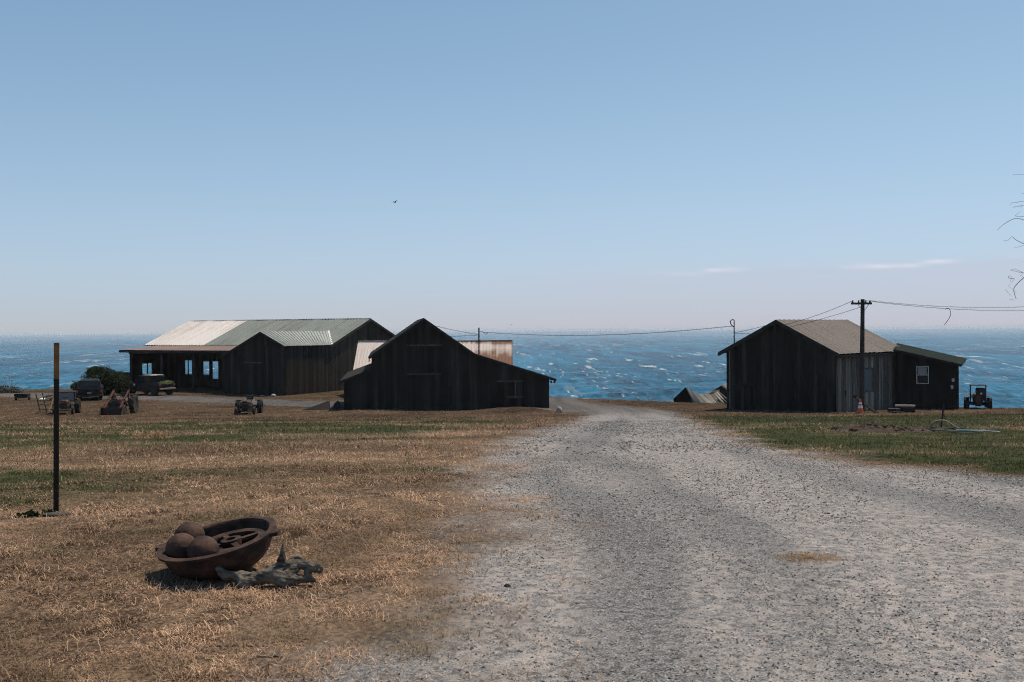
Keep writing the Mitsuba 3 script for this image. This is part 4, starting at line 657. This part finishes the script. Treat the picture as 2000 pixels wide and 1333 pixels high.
for i, (pts, m_, lab, r0_) in enumerate((
    ([gp(11.9, 29.4, .04), gp(12.2, 29.0, .05), gp(12.25, 28.0, .07), gp(12.35, 27.4, .1), gp(12.45, 26.8, .06), gp(12.7, 26.5, .06), gp(12.95, 26.6, .05)], 'mat_hose_green', 'long green hose lying in waves past the stake', .017),
    ([gp(11.6, 27.6, .04), gp(11.5, 26.6, .06), gp(11.9, 26.3, .05), gp(12.2, 25.9, .05), gp(11.9, 25.6, .04), gp(11.4, 25.9, .05)], 'mat_hose_green', 'green hose loop nearest to the road', .017),
    ([gp(11.75, 27.9, .0), gp(11.78, 27.9, .22), gp(11.98, 27.9, .30), gp(12.2, 27.8, .24), gp(12.32, 27.5, .09), gp(12.5, 27.0, .05), gp(12.9, 27.2, .05)], 'mat_pipe', 'stiff grey hose arching up beside the stake', .024),
    ([gp(12.0, 26.9, .06), gp(12.2, 26.5, .07), gp(12.35, 26.0, .06), gp(12.6, 25.7, .05)], 'mat_hose_pale', 'pale hose end trailing to the right of the stake', .018))):
    k = numbered('garden_hose'); obj(k, tube(curve(pts, 40), r0_, 6), m_); tag(k, lab, 'hose')
k = 'rusty_stake'; obj(k, cyl(gp(12.22, 28.4, -.1), gp(12.36, 28.5, .76), .026, 8), 'mat_rust_paint'); tag(k, 'rusty steel stake leaning among the hoses', 'stake')
# ------------------------------------------------------------------ foreground: kettle, iron balls, wheel, driftwood
bc = np.array([-1.95, 6.55]); bz = float(gz(*bc)); KT = thing('iron_kettle', 'large rusty cast iron kettle tilted on the dry grass, holding iron balls', 'kettle')
def rot(ax, a): return trimesh.transformations.rotation_matrix(a, ax)
Rk = rot([0, 1, 0], -math.radians(9.6)) @ rot([1, 0, 0], math.radians(8.0)); Mk = frame(bc[0], bc[1], bz + .222) @ Rk  # origin at the rim's centre
th = np.linspace(0, np.pi / 2, 18); ro, d = .355, .235
outer = [(ro * math.sin(t) ** .85 if t > 0 else 0, -d * math.cos(t) ** 1.0) for t in th]; inner = [((ro - .022) * math.sin(t) ** .85 if t > 0 else 0, -(d - .022) * math.cos(t)) for t in th]
prof = outer[:-1] + [(ro, -.004), (ro + .030, 0), (ro + .032, .016), (ro - .012, .018), (ro - .022, 0.006)] + inner[::-1]
obj('bowl', rough(lathe(prof, 96), .0035, 9), 'mat_rust', KT, Mk, smooth=40)
for a in (math.radians(-9), math.radians(172)):
    c, s = math.cos(a), math.sin(a); lug = trimesh.util.concatenate([hull([(ro + .02, -.05, -.012), (ro + .02, .05, -.012), (ro + .075, -.03, -.012), (ro + .075, .03, -.012), (ro + .02, -.05, .013), (ro + .02, .05, .013), (ro + .075, -.03, .013), (ro + .075, .03, .013)])])
    obj('lug', lug, 'mat_rust', KT, Mk @ rot([0, 0, 1], a))
obj('foot', lathe([(0, -.06), (.14, -.06), (.15, -.03), (.13, .06), (0, .06)], 40), 'mat_rust', KT, frame(bc[0] + .07, bc[1] + .02, bz + .035), smooth=35)
def in_kettle(u, v, w): return (Mk @ np.array([u, v, w, 1]))[:3]
for i, (u, v, w, lab) in enumerate(((-.215, -.085, .010, 'rusty iron ball at the left rim of the kettle'), (-.045, -.185, -.004, 'rusty iron ball in front, nearest the viewer in the kettle'), (-.225, .125, .015, 'rusty iron ball at the back of the kettle, highest of the three'))):
    k = numbered('iron_ball'); obj(k, rough(trimesh.creation.icosphere(subdivisions=4, radius=.101), .002, 9, i), 'mat_rust', None, frame(*in_kettle(u, v, w)), smooth=True); tag(k, lab, 'ball', 'iron balls in the kettle')
HW_ = thing('handwheel', 'spoked rusty iron wheel lying inside the kettle', 'wheel'); Mw = Mk @ frame(.075, .03, -.040) @ rot([1, 0, 0], math.radians(-2))
obj('rim', lathe([(.175, -.012), (.250, -.012), (.252, .004), (.247, .012), (.178, .012), (.174, .004), (.175, -.012)], 64), 'mat_rust', HW_, Mw, smooth=35); obj('hub', lathe([(.032, -.02), (.065, -.02), (.067, .022), (.034, .024), (.032, -.02)], 32), 'mat_rust', HW_, Mw, smooth=35)
for i in range(4): a = i * math.pi / 2 + .5; obj('spoke', hull([(x * math.cos(a) - y * math.sin(a), x * math.sin(a) + y * math.cos(a), z) for x, yw in ((.055, .022), (.185, .016)) for y in (-yw, yw) for z in (-.009, .010)]), 'mat_rust', HW_, Mw)
def chain(segs, edge=.012, sm=6):
    parts = []
    for (p, r0), (q_, r1) in segs:
        sp_ = [m3d.Manifold.sphere(rr__, 14).translate(tuple(map(float, pp))) for pp, rr__ in ((p, r0), (q_, r1))]; parts.append(m3d.Manifold.batch_hull(sp_))
    u = m3d.Manifold.batch_boolean(parts, m3d.OpType.Add).refine_to_length(edge).to_mesh(); t = trimesh.Trimesh(u.vert_properties[:, :3], u.tri_verts); trimesh.smoothing.filter_taubin(t, iterations=sm); return t
DW = thing('driftwood_log', 'gnarled grey driftwood log with an upright spike, lying in front of the kettle', 'driftwood')
dx0, dy0 = -1.56, 6.22; Md = frame(dx0, dy0, float(gz(dx0, dy0)))
n_ = {'a': ((-.285, .0, .105), .030), 'b': ((-.245, .0, .07), .038), 'c': ((-.16, .02, .055), .045), 'd': ((-.05, -.03, .055), .055), 'e': ((.06, -.02, .075), .06), 'f': ((.11, .0, .125), .038), 'g': ((.20, .02, .13), .038), 'h': ((.27, .02, .125), .032), 'i': ((.315, .0, .105), .026), 'j': ((.14, -.05, .05), .055), 'k': ((.27, .0, .045), .03), 'l': ((.31, .01, .03), .02), 'm': ((.02, .02, .11), .03), 'n': ((-.12, -.07, .03), .035), 'o': ((.17, .06, .155), .024), 'q': ((.21, .06, .165), .018)}
sg = [('a', 'b'), ('b', 'c'), ('c', 'd'), ('d', 'e'), ('e', 'f'), ('f', 'g'), ('g', 'h'), ('h', 'i'), ('e', 'j'), ('j', 'k'), ('k', 'l'), ('h', 'k'), ('m', 'e'), ('m', 'f'), ('n', 'd'), ('n', 'c'), ('f', 'o'), ('o', 'q'), ('j', 'g')]
n_ = {k: (p, w * .84) for k, (p, w) in n_.items()}; tdw = chain([(n_[a], n_[b]) for a, b in sg], .009, 3); tdw = rough(rough(tdw, .016, 11, 2), .009, 36, 5)
obj('log', tdw, 'mat_driftwood', DW, Md, smooth=True)
obj('spike', rough(chain([(((.10, 0, .14), .030), ((.112, 0, .19), .020)), (((.112, 0, .19), .020), ((.116, .0, .262), .004))], .008, 2), .004, 30), 'mat_driftwood', DW, Md, smooth=True)
obj('curl', tube(curve([(.31, -.005, .12), (.345, 0, .125), (.355, 0, .10), (.33, 0, .085)], 14), np.linspace(.018, .008, 14), 8), 'mat_driftwood', DW, Md, smooth=True)
# ------------------------------------------------------------------ tall post, its weed and stone
PO = thing('tall_post', 'thin dark rusty post with a yellow top, standing on the left', 'post')
pb = np.array([-4.245, 9.22]); zb = float(gz(*pb)); tp_ = np.array([-4.24 + .022, 9.22, 1.508])
def pt(f): return np.array([pb[0] + (tp_[0] - pb[0]) * f, 9.22, zb - .1 + (tp_[2] - zb + .1) * f])
def tee(f0, f1, w): # T-profile steel post
    m_ = []
    for a, b, c, d in ((-w, w, -.004, .004), (-.004, .004, .004, w * 1.3)):
        P = [pt(f) + np.array([x, y, 0]) for f in (f0, f1) for x, y in ((a, c), (b, c), (b, d), (a, d))]; h_ = hexa(P); h_.fix_normals(); m_.append(h_)
    for f in np.arange(f0 + .02, f1 - .01, .035): m_.append(xf(trimesh.creation.box([.012, .008, .02]), frame(*(pt(f) + [0, -.007, 0]))))
    return m_
obj('shaft', tee(0, .80, .024), 'mat_post', PO); obj('yellow_top', tee(.80, 1.0, .0245), 'mat_post_tip', PO); obj('clip', tube([pt(.795) + [-.03, -.008, 0], pt(.795) + [.03, -.008, .005]], .004, 6), 'mat_iron', PO)
rs = numbered('flat_stone'); obj(rs, clump((.13, .085, .018), 4, .9, 3), 'mat_flat_rock', None, frame(-4.16, 9.05, float(gz(-4.16, 9.05)) + .012, .2), smooth=True); tag(rs, 'flat grey stone at the foot of the tall post', 'stone')
wd = numbered('weed'); leaf_obj(wd, [(0, 0, .015, .09, .06, .025), (.12, .08, .02, .05, .05, .03), (-.08, -.03, .015, .05, .04, .02)], 150, .035, 12, 'mat_weed', None, frame(-4.38, 9.02, float(gz(-4.38, 9.02))), shell=.3); tag(wd, 'small dark green weed beside the flat stone at the tall post', 'weed')
# ------------------------------------------------------------------ bare tree at the right edge, birds
TR = thing('bare_tree', 'leafless grey tree whose twigs reach in at the right edge', 'tree')
tx, ty_ = 12.3, 20.0
obj('trunk', tube(curve([(tx, ty_, float(gz(tx, ty_)) - .2), (tx + .1, ty_, 1.5), (tx - .1, ty_, 3.6), (tx + .2, ty_, 5.6)], 20), np.linspace(.16, .03, 20), 10), 'mat_twig', TR)
def q20(px, py): return ((px - 1000) / 1944 * 20, 20.0, 1.6 + (636.7 - py) / 1944 * 20)
TW = [([(2160, 470), (2060, 452), (2000, 434), (1984.7, 427), (1972, 434), (1960.4, 447.6)], .010), ([(2160, 520), (2040, 482), (2000, 465), (1991, 460), (1979.6, 467), (1964, 469)], .008), ([(2160, 480), (2050, 512), (2000, 534), (1992, 537.5), (1982, 545), (1968, 558), (1964, 568), (1971, 584.7)], .014),
      ([(1982, 545), (1974, 541), (1967, 540), (1959, 551.5)], .007), ([(1981, 546), (1982.5, 558), (1983.4, 572)], .005), ([(1964, 566), (1960, 580)], .005), ([(1971, 584), (1966, 588)], .005), ([(2150, 420), (2030, 412), (2000, 392), (1994, 384), (1986, 381)], .009), ([(2140, 400), (2030, 400), (2000, 403), (1990, 404), (1981, 405)], .009), ([(2000, 394), (1992, 393), (1987, 399)], .005), ([(1995, 404), (1988, 408)], .005), ([(2120, 360), (2030, 366), (2000, 361), (1990, 357)], .008), ([(2110, 330), (2020, 336), (1989, 338)], .006), ([(2000, 424), (1994, 420), (2010, 410)], .006), ([(2000, 472), (1997, 480), (1993, 483)], .006), ([(1998, 534), (1990, 526), (1988, 528)], .005), ([(2000, 512), (1996, 510)], .006), ([(1992, 537), (1988, 542)], .005), ([(2000, 534), (1998, 524), (1989, 526)], .006)]
r = np.random.default_rng(17)
for pts, w in TW:
    P = np.array([q20(*p) for p in pts]); t = np.linspace(0, 1, len(P)); P[:, 1] += .35 * np.sin(t * 2 + r.uniform(0, 6)) * (t > 0)
    if len(P) >= 4: P = np.array(curve(P, 18))
    obj('branch', tube(P, np.linspace(w * .72, w * .34, len(P)), 5), 'mat_twig', TR)
for i in range(26): # limbs of the crown outside the picture
    a = r.uniform(-1.2, 1.2); h = r.uniform(1.5, 5.2); L = r.uniform(.8, 2.2); p0 = np.array([tx, ty_, h]); d_ = np.array([math.cos(a), math.sin(a) * 1.0, r.uniform(-.1, .6)]); obj('branch', tube(curve([p0, p0 + d_ * L * .5 + r.normal(0, .1, 3), p0 + d_ * L + r.normal(0, .15, 3)], 9), np.linspace(.03, .006, 9), 5), 'mat_twig', TR)
def bird(label, x, y, z, yaw, s, flap):
    b = thing('bird', label, 'bird'); M = frame(x, y, z, yaw, s)
    obj('body', chain([(((-.16, 0, .0), .03), ((0, 0, 0), .07)), (((0, 0, 0), .07), ((.14, 0, .02), .05)), (((.14, 0, .02), .05), ((.2, 0, .035), .042)), (((.2, 0, .035), .03), ((.26, 0, .025), .008)), (((-.16, 0, 0), .025), ((-.28, .03, 0), .012)), (((-.16, 0, 0), .025), ((-.28, -.03, 0), .012))], .03, 2), 'mat_bird', b, M, smooth=True)
    for sy in (-1, 1):
        P = np.array([(.10, sy * .05, .04), (-.06, sy * .05, .04), (.13, sy * .28, .04 + flap * .18), (-.08, sy * .26, .04 + flap * .16), (.06, sy * .50, .04 + flap * .22), (-.08, sy * .46, .04 + flap * .2), (-.06, sy * .66, .04 + flap * .16)])
        f = [[0, 1, 3], [0, 3, 2], [2, 3, 5], [2, 5, 4], [4, 5, 6]]; v = np.vstack([P, P - [0, 0, .012]]); ff = f + [[a + 7, c + 7, b_ + 7] for a, b_, c in f]; obj('wing', trimesh.Trimesh(v, ff), 'mat_bird', b, M)
bird('dark bird flying high in the middle of the sky', -3.5, 30.0, 5.45, .9, .22, .9)
bird('tiny distant bird low over the sea right of the middle barn', -.03, 62, 1.87, 1.2, .19, 1.5)
# ------------------------------------------------------------------ grass and stones
GP = dict(dry0=(.060, .039, .026), dry1=(.86, .605, .42), grn0=(.012, .020, .009), grn1=(.115, .14, .062))
def blade_fn(p, n, uv):
    g = d_green(p.x, p.y); big = fbm(p.x * .35, p.y * .5, 21.0); pick = smoothstep(-.16, .16, g - .12 - .76 * cell_rand(uv.x * 997, 3, 1))
    md = fbm(p.x * 2.3, p.y * 2.3, 31.0); fine = noise(p.x * 7, p.y * 7, 2.0); r1 = uv.x
    dry = mix(GP['dry0'], GP['dry1'], dr.clip(r1 * r1 * .95 + .08 + (big - .47) * 1.0 + (md - .5) * 1.0 + (fine - .5) * .6 + .18 * uv.y, 0, 1)); dry = mix(dry, (.060, .056, .034), smoothstep(.50, .68, md + (r1 - .5) * .2 + (fine - .5) * .25) * .7); grn = mix(GP['grn0'], GP['grn1'], dr.clip(r1 * .8 + (md - .5) * .8 + .2 * uv.y, 0, 1))
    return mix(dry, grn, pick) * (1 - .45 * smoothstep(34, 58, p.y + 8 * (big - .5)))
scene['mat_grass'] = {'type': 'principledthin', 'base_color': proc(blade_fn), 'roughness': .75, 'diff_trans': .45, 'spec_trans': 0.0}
def scatter(n, y0, y1, xl, xr, r): 
    y = r.uniform(y0, y1, n); x = r.uniform(0, 1, n); a, b = xl(y), xr(y); return a + (b - a) * x, y
def blades(x, y, ln, wd_, r, segs=2):
    n = len(x); z = gz(x, y); ph = r.uniform(0, 2 * np.pi, n); lean = np.clip(r.normal(1.15, .40, n), .05, 1.54); d_ = np.stack([np.cos(ph), np.sin(ph)], 1); sd = np.stack([-np.sin(ph), np.cos(ph)], 1)
    def P(f, bend): s = ln * f; a = lean * bend; return np.column_stack([x[:, None] + d_ * (s * np.sin(a))[:, None], z - .004 + s * np.cos(a)]) if False else np.column_stack([np.stack([x, y], 1) + d_ * (s * np.sin(a))[:, None], z - .004 + s * np.cos(a)])
    S = np.column_stack([sd, np.zeros(n)]) * (wd_ / 2)[:, None]; b0 = P(0, 1); u = r.random(n)
    if segs == 2:
        m1, t = P(.55, .75), P(1.0, 1.15); v = np.stack([b0 - S, b0 + S, m1 + S * .8, m1 - S * .8, t], 1); i = np.arange(n)[:, None] * 5; f = np.vstack([i + [0, 1, 2], i + [0, 2, 3], i + [3, 2, 4]]); k = 5; hv = [0, 0, .5, .5, 1]
    else: t = P(1, 1); v = np.stack([b0 - S, b0 + S, t], 1); i = np.arange(n)[:, None] * 3; f = i + [0, 1, 2]; k = 3; hv = [0, 0, 1]
    return v.reshape(-1, 3), f, np.column_stack([np.repeat(u, k), np.tile(hv, n)])
r = np.random.default_rng(23); VV, FF, UU, off = [], [], [], 0
lf = lambda y: -.58 * y - 1.2
zones = [(230000, 3.6, 8.5, lf, lambda y: 1.2 + 0 * y, (.028, .078), (.0025, .0052), 2), (230000, 8.5, 16, lf, lambda y: .58 * y + 1, (.035, .09), (.0045, .0085), 2), (200000, 16, 30, lf, lambda y: .58 * y + 1, (.06, .14), (.010, .018), 1), (190000, 30, 62, lf, lambda y: .58 * y + 1, (.07, .17), (.022, .04), 1), (60000, 62, 96, lf, lambda y: .58 * y + 1, (.08, .16), (.04, .06), 1)]
ex = [(-10.75, 2.45, 63.9, 76), (-12.7, 0, 80.2, 88)]
for n, y0, y1, a, b, (l0, l1), (w0, w1), sg_ in zones:
    x, y = scatter(n, y0, y1, a, b, r); D = n_road(x, y); keep = r.random(n) > smooth_ if False else (r.random(n) < np.clip((.75 - D) / 1.7, .015 if y1 < 10 else .004, 1) ** 1.4); 
    keep &= (y < edge_y(x) + 6)
    for e in ex: keep &= ~((x > e[0]) & (x < e[1]) & (y > e[2]) & (y < e[3]))
    rel = np.stack([x, y], 1) - C; keep &= ~((rel @ gB > -.05) & (rel @ gB < 7.35) & (rel @ sB > -.05) & (rel @ sB < 8.8)); rl = np.stack([x, y], 1) - A0; keep &= ~((rl @ r_ > -.05) & (rl @ r_ < 22.4) & (rl @ g_ > -5.98) & (rl @ g_ < 11.4))
    keep &= ~(((x - bc[0] - .06) / .25) ** 2 + ((y - bc[1]) / .22) ** 2 < 1)
    keep &= r.random(n) < np.clip(meshkit.fbm(np.stack([x * 6, y * 6, 0 * x], 1)) * 3.2 - .95, .12, 1); x, y = x[keep], y[keep]; k = len(x); clumpy = np.clip(meshkit.fbm(np.stack([x * 3.5, y * 3.5, 0 * x], 1)) * 2.4 - .5, .25, 1.5)
    v, f, uv = blades(x, y, r.uniform(l0, l1, k) * clumpy, r.uniform(w0, w1, k), r, sg_); VV.append(v); FF.append(f + off); UU.append(uv); off += len(v)
for n, y0, y1, l0, l1, w in ((4000, 3.7, 9, .05, .14, .0032), (3000, 9, 18, .07, .17, .0055)):
    x, y = scatter(n, y0, y1, lf, lambda y: .3 * y - .5, r); D = n_road(x, y); keep = r.random(n) < np.clip((.6 - D) / 1.6, .01, 1); keep &= ~(((x - bc[0] - .06) / .25) ** 2 + ((y - bc[1]) / .22) ** 2 < 1); x, y = x[keep], y[keep]; k = len(x)
    v, f, uv = blades(x, y, r.uniform(l0, l1, k), np.full(k, w), r, 2); v[:, 2] = np.where(np.tile([0, 0, 1, 1, 1], k) > 0, (v[:, 2] - gz(v[:, 0], v[:, 1])) * .35 + gz(v[:, 0], v[:, 1]) + .02, v[:, 2]); uv[:, 0] = .75 + .25 * uv[:, 0]; VV.append(v); FF.append(f + off); UU.append(uv); off += len(v)
obj('grass', trimesh.Trimesh(np.vstack(VV), np.vstack(FF), process=False), 'mat_grass', uv=np.vstack(UU)); tag('grass', 'short dry and green grass blades', 'grass', kind='stuff')
def stone_fn(p, n, uv):
    return mix((.06, .065, .07), (.38, .375, .37), uv.x) * (.85 + .3 * noise(p.x * 120, p.y * 120, p.z * 120))
scene['mat_stones'] = {'type': 'twosided', 'bsdf': {'type': 'principled', 'base_color': proc(stone_fn), 'roughness': .85, 'specular': .25}}
def stones(x, y, s, r, sink=.3):
    n = len(x); O = np.array([[1, 0, 0], [0, 1, 0], [-1, 0, 0], [0, -1, 0], [0, 0, .8], [0, 0, -.8]]); F_ = np.array([[0, 1, 4], [1, 2, 4], [2, 3, 4], [3, 0, 4], [1, 0, 5], [2, 1, 5], [3, 2, 5], [0, 3, 5]])
    v = O[None] + r.normal(0, .22, (n, 6, 3)); v *= np.stack([s * r.uniform(.8, 1.3, n), s * r.uniform(.7, 1.1, n), s * r.uniform(.45, .8, n)], 1)[:, None]; a = r.uniform(0, 6.3, n); c, d_ = np.cos(a)[:, None], np.sin(a)[:, None]
    v = np.stack([v[..., 0] * c - v[..., 1] * d_, v[..., 0] * d_ + v[..., 1] * c, v[..., 2]], -1); v += np.stack([x, y, gz(x, y) + .006 + s * sink], 1)[:, None]
    return v.reshape(-1, 3), (np.arange(n)[:, None, None] * 6 + F_).reshape(-1, 3), np.column_stack([np.repeat(r.random(n) ** 1.9, 6), np.zeros(n * 6)])
VV, FF, UU, off = [], [], [], 0
for n, y0, y1, a, b, s0, s1 in ((52000, 3.8, 8.5, lambda y: -1.9 + 0 * y, lambda y: .58 * y + .4, .0032, .0095), (36000, 8.5, 17, lambda y: -2 + 0 * y, lambda y: .58 * y, .006, .014), (16000, 17, 42, lambda y: -1.5 + .04 * y, lambda y: 5.5 + .06 * y, .014, .03)):
    x, y = scatter(n, y0, y1, a, b, r); D = n_road(x, y); lane = np.clip(meshkit.fbm(np.stack([x * 1.2, y * .35, 0 * x], 1)) * 2.2 - .4, .12, 1); keep = r.random(n) < np.clip((D + .9) / 1.2, 0, 1) * lane; x, y = x[keep], y[keep]
    v, f, uv = stones(x, y, s0 + (s1 - s0) * r.random(len(x)) ** 3, r); VV.append(v); FF.append(f + off); UU.append(uv); off += len(v)
obj('gravel_stones', trimesh.Trimesh(np.vstack(VV), np.vstack(FF), process=False), 'mat_stones', uv=np.vstack(UU)); tag('gravel_stones', 'loose grey stones scattered on the gravel road', 'gravel', kind='stuff')
# straw scraps: one patch on the road, one on the left lawn
def straw(key, label, cx, cy, rx, ry, n, l, w):
    a, q = r.uniform(0, 6.3, n), np.abs(r.normal(.5, .28, n)); x, y = cx + rx * q * np.cos(a), cy + ry * q * np.sin(a); v, f, uv = blades(x, y, r.uniform(.4, 1, n) * l, np.full(n, w), r, 2); v[:, 2] = gz(v[:, 0], v[:, 1]) + (.012 if l < .1 else .02) + (v[:, 2] - gz(v[:, 0], v[:, 1])) * (.3 if l < .1 else 1); obj(key, trimesh.Trimesh(v, f, process=False), 'mat_straw', uv=uv); tag(key, label, 'straw', kind='stuff')
scene['mat_straw'] = {'type': 'principledthin', 'base_color': proc(lambda p, n, uv: mix((.16, .10, .055), (.36, .25, .15), uv.x)), 'roughness': .8, 'diff_trans': .5, 'spec_trans': 0.0}
straw('straw_patch', 'brown straw patch lying on the gravel road', 2.03, 6.82, .28, .20, 800, .05, .004); straw('straw_heap', 'pale straw heap on the green lawn at the left', -10.05, 27.7, .5, .5, 500, .22, .02); straw('cut_straw', 'pale dry cuttings on the soil heap at the right', 10.4, 27.6, .75, .5, 450, .22, .02)
# ------------------------------------------------------------------ air
HX = 20500.0
scene['haze'] = {'type': 'cube', 'to_world': T().translate([0, 0, (SEA - 6 + 9) / 2]).scale([HX, HX, (9 - SEA + 6) / 2]), 'bsdf': {'type': 'null'}, 'interior': {'type': 'ref', 'id': 'air'}}
tag('haze', 'sea haze', kind='stuff')
